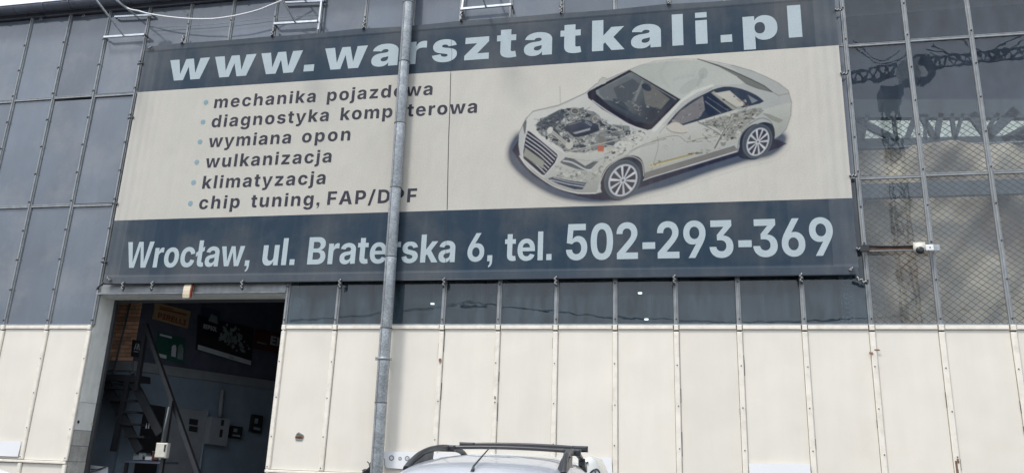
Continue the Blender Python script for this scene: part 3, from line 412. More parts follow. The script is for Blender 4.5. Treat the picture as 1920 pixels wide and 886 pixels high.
# eaves: fascia, lip and half-round gutter
f = MB(); f.bevbox(I0-.3, I1+.3, -.05, .10, Z3+.005, 11.13, .01)
add('fascia', f, M['gutter'], hall)
gp = hY(0, 19, -.2)
gut = MB()
GZ, GR = gp.z, .125
prev = None
pts = [(-.2 - GR*math.cos(t), GZ - GR*math.sin(t)) for t in [math.pi*k/10 for k in range(11)]]
x0, x1 = I0-.3, I1+.3
for (ya, za), (yb, zb) in zip(pts[:-1], pts[1:]):
    gut.sm.append(len(gut.f)); gut.quad((x0, ya, za), (x1, ya, za), (x1, yb, zb), (x0, yb, zb))
gut.tube([(x0, -.2-GR, GZ), (x1, -.2-GR, GZ)], .014, 6)
add('gutter', gut, M['gutter'], hall)
gb = MB()
for i in range(I0, I1+1):
    gpts = [(i+.15+(.35 if i % 2 else 0), -.2-(GR+.008)*math.cos(t), GZ-(GR+.008)*math.sin(t)) for t in [math.pi*k/10 for k in range(11)]]
    b = MB().tube(gpts, .012, 4)
    b.bar((gpts[-1][0], -.075, GZ), (gpts[-1][0], -.05, GZ), .03)
    add('gutter_bracket', b, M['gutter'], hall)
for (px, py) in ((77, 36), (157, 30), (346, 22)):
    p = hY(px, py, -.06); t_ = [(p.x + .035*math.cos(a), -.065, p.z + .02*math.sin(a)) for a in [k*math.pi/4 for k in range(9)]]
    add('wire_loop', MB().tube(t_, .006, 5), M['mull'], hall)
rf = MB(); zr_ = lambda y: 11.14 + (y+.1)*1.06/16.1
for a_, b_, c_, d_ in ((x0, 16.1, -.1, 16), (16.1, x1, -.1, .2), (16.1, x1, 1.15, 3.36)):       # unseen open strip, added to let sky light onto the curtain
    for dz in (0, .03): rf.quad((a_, c_, zr_(c_)+dz), (b_, c_, zr_(c_)+dz), (b_, d_, zr_(d_)+dz), (a_, d_, zr_(d_)+dz))
add('roof', rf, M['dsteel'], hall)
# side and back walls of the hall, with a long rear window on the right that lets the sky in
w = MB(); w.box(I0-.1, I0, .1, 15, 0, 11.12); w.box(I1, I1+.1, .1, 15, 0, 11.12)
add('side_wall', w, M['darkwall'], hall)
w = MB(); w.box(I0, 16.1, 14.8, 15, 0, 11.9)
add('back_wall', w, M['darkwall'], hall)
a = hY(1900, 262, 3.2); b = hY(1640, 200, 3.2)
w = MB(); w.box(16.1, I1, 3.2, 3.35, 0, a.z-.05); w.box(16.1, I1, 3.2, 3.35, b.z, 11.3)
w.box(I1-.2, I1, 3.2, 3.35, a.z-.05, b.z)
add('store_back_wall', w, M['darkwall'], hall)
cpz = (a.z+b.z)/2; add('clerestory_pane', MB().box(16.1, I1-.2, 3.26, 3.275, a.z-.05, b.z), M['glass_c'], hall)
w = MB(); w.box(15.96, 16.06, .06, 14.8, 0, 11.3)
add('partition_wall', w, M['darkwall'], hall)
fl = MB().box(I0, I1, .12, 14.8, .004, .03)
add('hall_floor', fl, M['conc'], hall)
# perforated steel column behind the last dark window
pa, pb_ = hY(1585, 528, .25), hY(1600, 600, .25)
colm = MB(); cx0, cx1 = pa.x-.085, pa.x+.085
for s_ in (cx0, cx1): colm.box(s_-.012, s_+.012, .22, .34, 3.0, 8)
z = 3.4
while z < 7.5:
    colm.bar((cx0, .23, z), (cx1, .23, z+.075), .02); colm.bar((cx1, .24, z), (cx0, .24, z+.075), .02); z += .075
add('perforated_column', colm, M['galv'], hall)

# ------------------------------------------------------------------ wired store room on the right: mesh, truss, curtain
wm = MB(); zb, zt = 3.96, hY(1750, 218, .09).z
xa, xb = 16.05, I1-.05
pitch, sl_ = .128, .80
k = xa - (zt-zb)/sl_ - 1
while k < xb + (zt-zb)/sl_ + 1:
    for s_ in (1, -1):
        # line x = k + s*(z-zb)/sl_
        ts = []
        z_lo, z_hi = zb, zt
        if s_ > 0:
            z_lo = max(zb, zb + (xa-k)*sl_); z_hi = min(zt, zb + (xb-k)*sl_)
        else:
            z_lo = max(zb, zb + (k-xb)*sl_); z_hi = min(zt, zb + (k-xa)*sl_)
        if z_hi - z_lo > .05:
            nseg = max(1, int((z_hi-z_lo)/.35)); pr = None
            for q in range(nseg+1):
                zz = z_lo + (z_hi-z_lo)*q/nseg
                p = (k + s_*(zz-zb)/sl_ + .012*math.sin(zz*5.1+k*3), .09 + (.004 if s_ > 0 else -.004) + .015*math.sin(k*2+zz*1.3), zz)
                if pr: wm.bar(pr, p, .0075)
                pr = p
    k += pitch
add('wire_mesh', wm, M['wire'], hall, kind='stuff')
def hb(mb, a, b, w, Y, t=.08):
    mb.bar(hY(*a, Y), hY(*b, Y), t, w, up=(0, 1, 0)) if False else mb.bar(hY(*a, Y), hY(*b, Y), w, t, up=(0, 0, 1) if abs(b[0]-a[0]) < abs(b[1]-a[1])*.2 else (0, 1, 0))
truss = thing('roof_truss', 'grey steel lattice truss seen through the wired glass at right', 'truss', (18, 1.2, 8.5))
YT = 1.2
def tbar(name, a, b, w, d=.09):
    p, q = hY(*a, YT), hY(*b, YT); dr = (q-p).normalized(); n_ = Vector((-dr.z, 0, dr.x))*w/2
    add(name, MB().prism([p-n_, q-n_, q+n_, p+n_], (0, d, 0)), M['truss'], truss)
tbar('lower_chord', (1590, 270), (1990, 262), .20, .14)
tbar('upper_chord', (1590, 203), (1990, 203), .36, .14)
for a, b, w in (((1606, 224), (1684, 262), .12), ((1610, 219), (1614, 262), .10), ((1626, 215), (1618, 262), .06), ((1676, 218), (1682, 262), .055), ((1700, 262), (1718, 214), .09), ((1727, 214), (1757, 262), .10),
                ((1738, 214), (1735, 262), .05), ((1765, 212), (1756, 262), .09), ((1785, 212), (1792, 262), .06), ((1806, 212), (1791, 262), .055),
                ((1822, 212), (1856, 258), .15), ((1872, 212), (1842, 258), .07), ((1906, 205), (1850, 258), .16), ((1905, 262), (1990, 205), .16), ((1880, 262), (1975, 214), .12)):
    tbar('web_bar', a, b, w, .08)
beam = MB(); p, q = hY(1600, 358, .42), hY(2000, 353, .42)
beam.box(16.1, I1-.1, .42, .52, p.z-.13, p.z+.12)
add('cross_beam', beam, M['dsteel'], hall)
cur = thing('plastic_curtain', 'dusty beige plastic curtain hanging in folds behind the wired glass', 'curtain', (18, .75, 4))
cm = MB(); nx, nz = 150, 56; cx0, cx1 = hY(1600, 300, .75).x+.02, I1-.15; cz0, cz1 = 3.3, hY(1750, 272, .8).z
def foldy(x, z):
    u = x*.8 + z*.62; v = x*.8 - z*.7
    return .78 + .10*math.sin(u*2.6 + 1.3*math.sin(z*.9)) + .05*math.sin(v*5.5+1.1*math.sin(x*1.7)) + .02*math.sin(u*11+z) + .012*math.sin(v*17)
for b_ in range(nz+1):
    for a_ in range(nx+1):
        x = cx0+(cx1-cx0)*a_/nx; z = cz0+(cz1-cz0)*b_/nz; cm.v.append(Vector((x, foldy(x, z), z)))
for b_ in range(nz):
    for a_ in range(nx):
        n = b_*(nx+1)+a_; cm.sm.append(len(cm.f)); cm.f.append((n, n+1, n+nx+2, n+nx+1))
add('curtain_sheet', cm, M['curtain'], cur)
add('curtain_rail', MB().tube([(cx0, .8, cz1-.02), (cx1, .8, cz1-.02)], .03, 8), M['dsteel'], cur)
kn = MB().box(16.1, I1-.1, .9, 1.0, 0, 3.4); add('store_parapet', kn, M['darkwall'], hall)
for n_, (px, py) in enumerate(((811, 568), (1200, 548), (1212, 597))):
    Y = 6.0; p = hY(px, py, Y); sh = 'ceiling_lamp'
    lab = ('lit ceiling lamp seen through the window just right of the downpipe', 'lit ceiling lamp seen through the window below the phone number, the higher of two',
           'lit ceiling lamp seen low in the window below the phone number, near the cream sheets')[n_]
    t = thing('ceiling_lamp', lab, 'lamp', p, group='lit lamps hanging inside the hall')
    ring = [(p.x + .05*math.cos(a), Y + .05*math.sin(a), p.z) for a in [k*math.pi/8 for k in range(16)]]
    add('diffuser', MB().prism(ring, (0, 0, -.03)), M['lamp_on'], t)
    add('housing', MB().tube([(p.x, Y, p.z+.004), (p.x, Y, p.z+.05), (p.x, Y, p.z+.12)], [.07, .06, .03], 16), M['dsteel'], t)
    add('drop_rod', MB().tube([(p.x, Y, p.z+.12), (p.x, Y, 11.5)], .012, 6), M['dsteel'], t)

# ------------------------------------------------------------------ gateway: lintel, reveal, block jamb
lin = MB(); lin.bevbox(1.98, 5.955, .0, .03, 4.575, 4.735, .004)
add('lintel_sheet', lin, M['mull'], hall)
add('lintel_rail', MB().bevbox(1.96, 5.955, -.035, .0, 4.535, 4.570, .006), M['mull'], hall)
add('lintel', MB().box(1.98, 5.955, .031, .47, 4.53, 4.9), M['jamb'], hall)
jr = add('door_jamb', MB().box(1.88, 2.0, .031, .47, 2.50, 4.528), M['jamb'], hall)
add('door_jamb', MB().box(1.882, 1.997, .031, .468, 1.99, 2.494), M['jamb'], hall, label='worn lower part of the grey jamb')
for k in range(7):
    z = 1.985 - .283*(k+1)
    add('concrete_block', MB().bevbox(-.06, .06, 0, .435, .008, .275, .004).mesh('concrete_block', M['block']) if k == 0 else bpy.data.meshes['concrete_block'], hall) if False else None
cbm = MB(); cbm.box(-.11, 0, .033, .225, .006, .277); cbm.box(-.11, -.002, .233, .466, .006, .277)
cbm = cbm.mesh('concrete_block', M['block'])
for k in range(7): put('concrete_block', cbm, hall, (2.0 - (.004 if k % 2 else 0), 0, 1.985-.283*(k+1)))
add('mortar', MB().box(1.88, 1.992, .034, .462, 0, 1.99), M['conc'], hall)
add('door_frame', MB().bar((2.03, .50, 0), (2.03, .50, 4.53), .06).bar((5.93, .50, 0), (5.93, .50, 4.53), .06).bar((2.0, .50, 4.50), (5.955, .50, 4.50), .05), M['mull_dark'], hall)
add('door_jamb', MB().box(5.955, 6.06, .033, .47, 0, 4.528), M['jamb'], hall)
add('wall_return', MB().box(1.6, 1.88, .11, .22, 0, 4.7).box(6.06, 6.3, .11, .2, 0, 4.2), M['darkwall'], hall)
for (px, py, r, mk) in ((172.5, 794, .035, 'ivory'), (147, 790, .03, 'bolt')):
    p = hPlane(px, py, (2.0, 0, 0), (1, 0, 0))
    add('wall_mark', MB().tube([p, p+Vector((.004, 0, 0))], [r, r*.95], 12), M[mk], hall)

# ------------------------------------------------------------------ interior beyond the gateway
inn = hall
C0 = hY(250, 676, 1.75); u = ray(1860, 908); u = np.array([u[0], u[1], 0]); u = Vector(u/np.linalg.norm(u)); nrm = Vector((-u.y, u.x, 0))
if nrm.x < 0: nrm = -nrm      # points to the room
def hW(px, py, off=0.):
    p = hPlane(px, py, C0 + nrm*off, nrm); return p
zc0, zc1 = hY(250, 694, 1.75).z, hY(250, 676, 1.75).z
L = 7.5; E = C0 + u*L
def wallbox(mb, a, b, z0, z1, t=.2, off=0.):
    pa, pb = C0 + u*a + nrm*off, C0 + u*b + nrm*off
    mb.prism([(pa.x, pa.y, z0), (pb.x, pb.y, z0), (pb.x, pb.y, z1), (pa.x, pa.y, z1)], -nrm*t)
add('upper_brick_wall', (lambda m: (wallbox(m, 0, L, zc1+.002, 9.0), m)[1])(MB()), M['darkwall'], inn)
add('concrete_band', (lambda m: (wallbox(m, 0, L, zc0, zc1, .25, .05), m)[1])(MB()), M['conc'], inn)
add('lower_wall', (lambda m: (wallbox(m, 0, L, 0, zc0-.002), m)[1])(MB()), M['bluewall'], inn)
# brick pier facing the yard, left of the posters
px0 = hY(150, 600, 1.75).x
bw, bh = .26, .085
zz = zc1 + .01; row = 0
bm_ = MB().bevbox(0, bw-.012, 0, .1, 0, bh-.012, .004).mesh('brick', M['brickm'])
add('pier_core', MB().box(px0-1.2, C0.x-.012, 1.765, 2.05, zc1+.003, 6.6), M['darkwall'], inn)
nb = 0
bmh_ = MB().bevbox(0, bw/2-.012, 0, .1, 0, bh-.012, .004).mesh('half_brick', M['brickm'])
while zz < 5.35:
    x = C0.x - .01 - bw - (bw/2 if row % 2 else 0)
    if row % 2: put('half_brick', bmh_, inn, (C0.x - .01 - bw/2, 1.74, zz))
    while x > C0.x - 1.25:
        put('brick', bm_, inn, (x, 1.74 + (nb*7 % 5)*.001, zz)); nb += 1; x -= bw
    zz += bh; row += 1
add('pier_band', MB().box(px0-1.2, C0.x-.012, 1.71, 2.05, zc0, zc1), M['conc'], inn)
add('pier_base', MB().box(px0-1.2, C0.x-.012, 1.77, 2.05, 0, zc0-.003), M['bluewall'], inn)
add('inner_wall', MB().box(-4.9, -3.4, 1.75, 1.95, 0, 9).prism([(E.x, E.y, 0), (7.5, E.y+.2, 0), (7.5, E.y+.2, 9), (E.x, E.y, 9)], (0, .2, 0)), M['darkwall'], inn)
add('drain_pipe', MB().tube([hY(246, 560, 1.6), hY(212, 700, 1.6)], .02, 8), M['dsteel'], inn)

def board(name, label, cat, corners, mat, t=.03, off=.03, plane='W', Y=0):
    pts = [hW(x, y, off) if plane == 'W' else hY(x, y, Y) for x, y in corners]
    c = sum(pts, Vector())/len(pts)
    T = thing(name, label, cat, c)
    nn = nrm if plane == 'W' else Vector((0, -1, 0))
    add('board', MB().prism(pts, -nn*t), mat, T)
    return T, pts, nn
def inks(T, nn, polys, mat, name='print', off=.004, fn=None):
    mb = MB()
    for k_, pl_ in enumerate(polys): mb.face([fn(x, y) + nn*(off + .0004*k_) for x, y in pl_])
    return add(name, mb, mat, T)
M['s_yellow'] = P('sign_yellow', (.34,.24,.13), .6, var=.1); M['s_red'] = P('sign_red', (.22,.05,.03), .6); M['s_blue'] = P('sign_blue', (.02,.035,.09), .6)
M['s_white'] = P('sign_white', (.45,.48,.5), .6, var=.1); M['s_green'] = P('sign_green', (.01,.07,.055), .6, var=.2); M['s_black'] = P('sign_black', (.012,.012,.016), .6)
M['s_dred'] = P('sign_dark_red', (.075,.02,.02), .6, var=.2); M['s_grey'] = P('sign_grey', (.18,.22,.22), .6, var=.25)
GL = json.loads(GLYPHS)
def glyph_faces(font, ch):
    """triangles of a glyph in em/1000 units"""
    key = (font, ch)
    if key in _gc: return _gc[key]
    adv, cons = GL[font][ch]
    loops = [[Vector((c[2*i], c[2*i+1], 0)) for i in range(len(c)//2)] for c in cons]
    area = lambda l: sum(a.x*b.y-b.x*a.y for a, b in zip(l, l[1:]+l[:1]))
    def inside(p, l):
        c = False
        for a, b in zip(l, l[1:]+l[:1]):
            if (a.y > p.y) != (b.y > p.y) and p.x < (b.x-a.x)*(p.y-a.y)/(b.y-a.y)+a.x: c = not c
        return c
    outer = [l for l in loops if area(l) < 0]; holes = [l for l in loops if area(l) >= 0]
    flat, tri = [], []
    for gi, o_ in enumerate(outer):       # every stroke with its own counters, each a hair in front of the last
        hs_ = [h for h in holes if all(inside(p, o_) for p in h[:3]) and not any(len(o2) < len(o_) and inside(h[0], o2) for o2 in outer if o2 is not o_ and abs(area(o2)) < abs(area(o_)) and abs(area(o2)) > abs(area(h)))]
        grp = [o_] + hs_; n0 = len(flat)
        flat += [Vector((p.x, p.y, gi*.0002)) for l in grp for p in l]
        tri += [tuple(n0+i for i in t) for t in tessellate_polygon(grp)]
    _gc[key] = (adv, flat, tri); return _gc[key]
_gc = {}
def text_mesh(s, font, place):
    """place(x, y) maps em-space of the running text to world"""
    mb = MB(); x = 0
    for ch in s:
        adv, fl_, tri = glyph_faces(font, ch); n = len(mb.v)
        mb.v += [place(x+p.x, p.y) for p in fl_]; mb.f += [(n+a, n+b, n+c) for a, b, c in tri]; x += adv
    return mb, x
def wall_text(T, s, p0, p1, hgt, mat, off=.006):
    """lettering on an interior board: baseline from world p0 to p1, cap height hgt"""
    tot = sum(GL['k'][c][0] for c in s); d = p1-p0; nn = nrm
    mb, _ = text_mesh(s, 'k', lambda x, y: p0 + d*(x/tot) + Vector((0, 0, hgt))*(y/727) + nn*off)
    add('lettering', mb, mat, T)
def bil(c):
    return lambda s_, t_: (c[0]*(1-s_)*(1-t_) + c[1]*s_*(1-t_) + c[2]*s_*t_ + c[3]*(1-s_)*t_)

T, c, nn = board('tyre_sign', 'yellow PIRELLI sign high on the dark interior wall', 'sign', ((292, 566), (358, 583), (352, 615), (287, 597)), M['s_yellow'])
f = bil([c[0], c[1], c[2], c[3]])
wall_text(T, 'PIRELLI', f(.10, .88), f(.93, .88), .30*(c[0]-c[3]).length*1.15, M['s_red'])
inks(T, nrm, [[(.12, .36), (.12, .26), (.9, .22), (.9, .32)], [(.12, .22), (.12, .16), (.5, .14), (.5, .2)]], M['s_red'], 'print', .005, f)
T, c, nn = board('oil_sign', 'dark blue REPSOL sign with a white emblem, beside the engine poster', 'sign', ((379, 574), (414, 583), (410, 634), (375, 625)), M['s_blue'])
f = bil(c); wall_text(T, 'REPSOL', f(.12, .78), f(.86, .78), .17*(c[0]-c[3]).length, M['s_white'])
inks(T, nrm, [[(.35, .46), (.5, .18), (.8, .22), (.9, .5)]], M['s_grey'], 'emblem', .005, f)
T, c, nn = board('green_poster', 'dark green poster with two oil bottles on the interior wall', 'poster', ((296, 621), (348, 634), (345, 682), (292, 668)), M['s_green'])
f = bil(c)
inks(T, nrm, [[(.07, .14), (.5, .14), (.5, .06), (.07, .06)], [(.52, .82), (.52, .45), (.58, .36), (.66, .36), (.68, .45), (.68, .82)], [(.08, .98), (.08, .84), (.36, .84), (.36, .98)]], M['s_white'], 'print', .005, f)
inks(T, nrm, [[(.74, .86), (.74, .40), (.80, .28), (.88, .28), (.94, .42), (.94, .86)]], M['s_grey'], 'print', .006, f)
T, c, nn = board('emblem_sign', 'small black sign with a white M-shaped emblem by the brick pier', 'sign', ((250, 636), (264, 638), (261, 669), (247, 667)), M['s_black'])
f = bil(c); inks(T, nrm, [[(.18, .58), (.38, .18), (.45, .22), (.30, .6)], [(.42, .3), (.5, .5), (.5, .6), (.40, .44)], [(.55, .58), (.62, .18), (.80, .22), (.95, .6), (.85, .6), (.70, .32), (.64, .58)], [(.18, .72), (.8, .72), (.8, .67), (.18, .67)]], M['s_white'], 'emblem', .005, f)
T, c, nn = board('engine_poster', 'wide dark poster of an engine with a pale strip along its bottom', 'poster', ((372, 590), (476, 615), (471, 686), (368, 655)), M['s_black'])
f = bil(c); r2 = random.Random(5); pol = []
for k in range(80):
    cx_, cy_ = r2.gauss(.66, .15), r2.gauss(.44, .17)
    if not (.3 < cx_ < .97 and .08 < cy_ < .76): continue
    a0 = r2.uniform(0, 6); w_ = r2.uniform(.012, .05)
    pol.append([(cx_ + w_*math.cos(a0+a)*r2.uniform(.5, 1.3), cy_ + 1.7*w_*math.sin(a0+a)*r2.uniform(.5, 1.3)) for a in (0, 1.4, 2.8, 4.4)])
inks(T, nrm, pol, M['s_grey'], 'engine_picture', .005, f)['kind'] = 'stuff'
inks(T, nrm, [[(0.02, .98), (.99, .98), (.99, .86), (.02, .84)]], M['s_white'], 'strip', .0055, f)
wall_text(T, 'OIL', f(.56, .955), f(.66, .957), .05*(c[0]-c[3]).length, M['s_grey'], .03)
T, c, nn = board('red_sign', 'dark red sign with the letters EN, half hidden by the door edge', 'sign', ((480, 615), (560, 634), (556, 672), (476, 652)), M['s_dred'])
f = bil(c); wall_text(T, 'EN', f(.33, .62), f(.66, .62), .46*(c[0]-c[3]).length, M['s_white'])
inks(T, nrm, [[(.05, .7), (.27, .7), (.27, .62), (.05, .62)]], M['s_grey'], 'print', .005, f)
# plain door with a dark notice, electrical cabinet and boxes on the lower wall
T, c, nn = board('inner_door', 'pale plain inner door with a small dark notice', 'door', ((322, 758), (390, 768), (368, 930), (300, 912)), M['conc'], .05)
f = bil(c); inks(T, nrm, [[(.52, .20), (.76, .20), (.76, .13), (.52, .13)], [(.54, .28), (.78, .28), (.78, .215), (.54, .215)]], M['s_black'], 'notice', .005, f)
add('door_trim', MB().bar(c[0], c[1], .05).bar(c[1], c[2], .05), M['bluewall'], T)
T, c, nn = board('electrical_cabinet', 'pale electrical cabinet with two dark windows on the lower interior wall', 'cabinet', ((397, 780), (432, 785), (425, 836), (390, 831)), M['conc'], .02, .22)
add('cabinet_body', MB().prism([p - nrm*.021 for p in c], -nrm*.16), M['conc'], T)
f = bil(c); inks(T, nrm, [[(.52, .28), (.68, .28), (.68, .06), (.52, .06)], [(.52, .70), (.68, .70), (.68, .42), (.52, .42)]], M['s_black'], 'window', .005, f)
add('conduit', MB().tube([hW(412, 781, .1), hW(417, 730, .1)], .05, 8), M['conc'], T)
for cc, lab in ((((436, 797), (456, 800), (452, 822), (432, 819)), 'small dark switch box right of the electrical cabinet'), (((476, 776), (494, 779), (490, 812), (471, 808)), 'dark framed board far right on the lower interior wall')):
    T, c, nn = board('switch_box', lab, 'box', cc, M['s_black'], .1, .12); f = bil(c)
    inks(T, nrm, [[(.15, .85), (.85, .85), (.85, .7), (.15, .7)], [(.15, .5), (.5, .5), (.5, .2), (.15, .2)]], M['s_grey'], 'print', .005, f)
# steel braces standing just inside the gateway
def b2(name, label, cat, segs, mat, Y, w, d=None):
    pts = [hY(*segs[0][0], Y)]; T = thing(name, label, cat, pts[0])
    for n_, a, b in [(s[2] if len(s) > 2 else 'bar', s[0], s[1]) for s in segs]: add(n_, MB().bar(hY(*a, Y), hY(*b, Y), w, d or w, up=(0, 1, 0)), mat, T)
    return T
b2('steel_brace', 'dark steel brace slanting down to the right behind the gateway', 'brace', (((272, 606), (378, 905)),), M['black'], 1.2, .08)
b2('steel_post', 'dark steel post just right of the brick pier inside the gateway', 'post', (((275, 606), (256, 730)),), M['black'], 1.22, .08)
b2('steel_post', 'thin dark post beside the pale conduit inside the gateway', 'post', (((322, 750), (300, 900)),), M['black'], 1.1, .065)
# staircase
st = thing('staircase', 'dark steel staircase climbing left behind the gateway', 'stairs', hY(230, 886, 1.35))
for a, b in (((192, 704), (262, 845)), ((244, 704), (300, 812))):
    add('stringer', MB().bar(hY(*a, 1.35), hY(*b, 1.35), .17, .05, up=(0, 1, 0)), M['black'], st)
for a, b in (((240, 715), (212, 845)),): add('stair_post', MB().bar(hY(*a, 1.3), hY(*b, 1.3), .10, .08, up=(0, 1, 0)), M['black'], st)
for y, xa_, xb_ in ((726, 198, 236), (749, 205, 250), (771, 216, 256), (794, 226, 262), (817, 236, 270)):
    p, q = hY(xa_, y, 1.25), hY(xb_, y+1, 1.25); add('tread', MB().box(p.x, q.x, 1.25, 1.5, p.z-.02, p.z+.02), M['black'], st)
add('landing', MB().prism([hY(195, 700, 1.25), hY(262, 703, 1.25), hY(262, 716, 1.25), hY(195, 712, 1.25)], (0, .35, 0)), M['black'], st)
# doorway shown by a flat black panel, with small things, conduit and hanging control box
T = thing('dark_doorway', 'doorway under the stairs, its dark inside a flat black panel', 'doorway', hY(290, 886, 1.6))
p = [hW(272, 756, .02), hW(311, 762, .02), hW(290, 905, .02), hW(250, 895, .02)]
add('shade_panel', MB().prism(p, -nrm*.02), M['s_black'], T)  # solid black slab, painted shade in place of a real recess
cb = thing('control_box', 'ivory control box hanging on a pale conduit inside the gateway', 'control box', hY(304, 858, 1.0))
p, q = hY(296, 829, 1.0), hY(313, 858, 1.0); add('box_body', MB().bevbox(p.x, q.x, 0.94, 1.05, q.z, p.z, .02), M['ivory2'], cb)
add('handle_slot', MB().box(q.x-.05, q.x-.02, 0.93, 0.94, q.z+.12, p.z-.03), M['black'], cb)
add('conduit', MB().tube([hY(317, 762, 1.0), hY(303, 829, 1.0)], .020, 8), M['dsteel'], cb)
gs = thing('bottle_row', 'three small glass bottles glinting in the dark doorway', 'bottles', hY(278, 800, 1.45))
for x in (274.5, 279, 285.5):
    p = hY(x, 798, 1.45); add('bottle', MB().tube([p-Vector((0, 0, .05)), p, p+Vector((0, 0, .03)), p+Vector((0, 0, .06))], [.012, .012, .005, .005], 8), M['s_white'], gs)
wb = thing('workbench', 'cluttered workbench low behind the gateway', 'workbench', hY(270, 880, 1.5))
p, q = hY(235, 862, 1.25), hY(310, 862, 1.25); add('bench_top', MB().box(p.x, q.x, 1.2, 1.7, p.z-.04, p.z), M['darkwall'], wb)
for x in (p.x+.05, q.x-.05): add('leg', MB().box(x-.03, x+.03, 1.22, 1.27, 0, p.z-.04), M['black'], wb)
r3 = random.Random(9)
for k, (x, w_, h_) in enumerate(((250, .12, .10), (262, .16, .13), (272, .22, .08), (286, .14, .16), (298, .10, .07))):
    p_ = hY(x, 862, 1.25); o = thing('tool_tray', ('low grey tray', 'grey parts box', 'wide pale tray of parts', 'tall dark canister', 'small dark tin')[k]+' on the workbench behind the gateway', 'tray', (p_.x, 1.35, p_.z))
    add('tray_body', MB().bevbox(p_.x-w_/2, p_.x+w_/2, 1.3, 1.45, p_.z+.002, p_.z+h_, .01), M[('s_grey', 'conc', 's_white', 's_dred', 's_grey')[k]], o)
    add('lid', MB().box(p_.x-w_/2-.005, p_.x+w_/2+.005, 1.295, 1.455, p_.z+h_+.001, p_.z+h_+.015), M['dsteel'], o)
T = thing('panel_stack', 'pale sheet with dark cables leaning low in the gateway', 'panel', hY(184, 886, .8))
c = [hY(170, 871, .8), hY(201, 875, .8), hY(199, 940, .8), hY(163, 940, .8)]
add('sheet', MB().prism(c, (0, .03, 0)), M['s_white'], T)
add('cable', MB().tube([hY(168, 879, .78), hY(185, 878, .78), hY(201, 873, .78)], .008, 6).tube([hY(170, 884, .78), hY(188, 879, .78), hY(200, 874, .78)], .006, 6), M['black'], T)
add('ceiling', MB().box(-4.8, 15.9, 4.3, 14.7, 7.6, 7.7), M['darkwall'], inn)
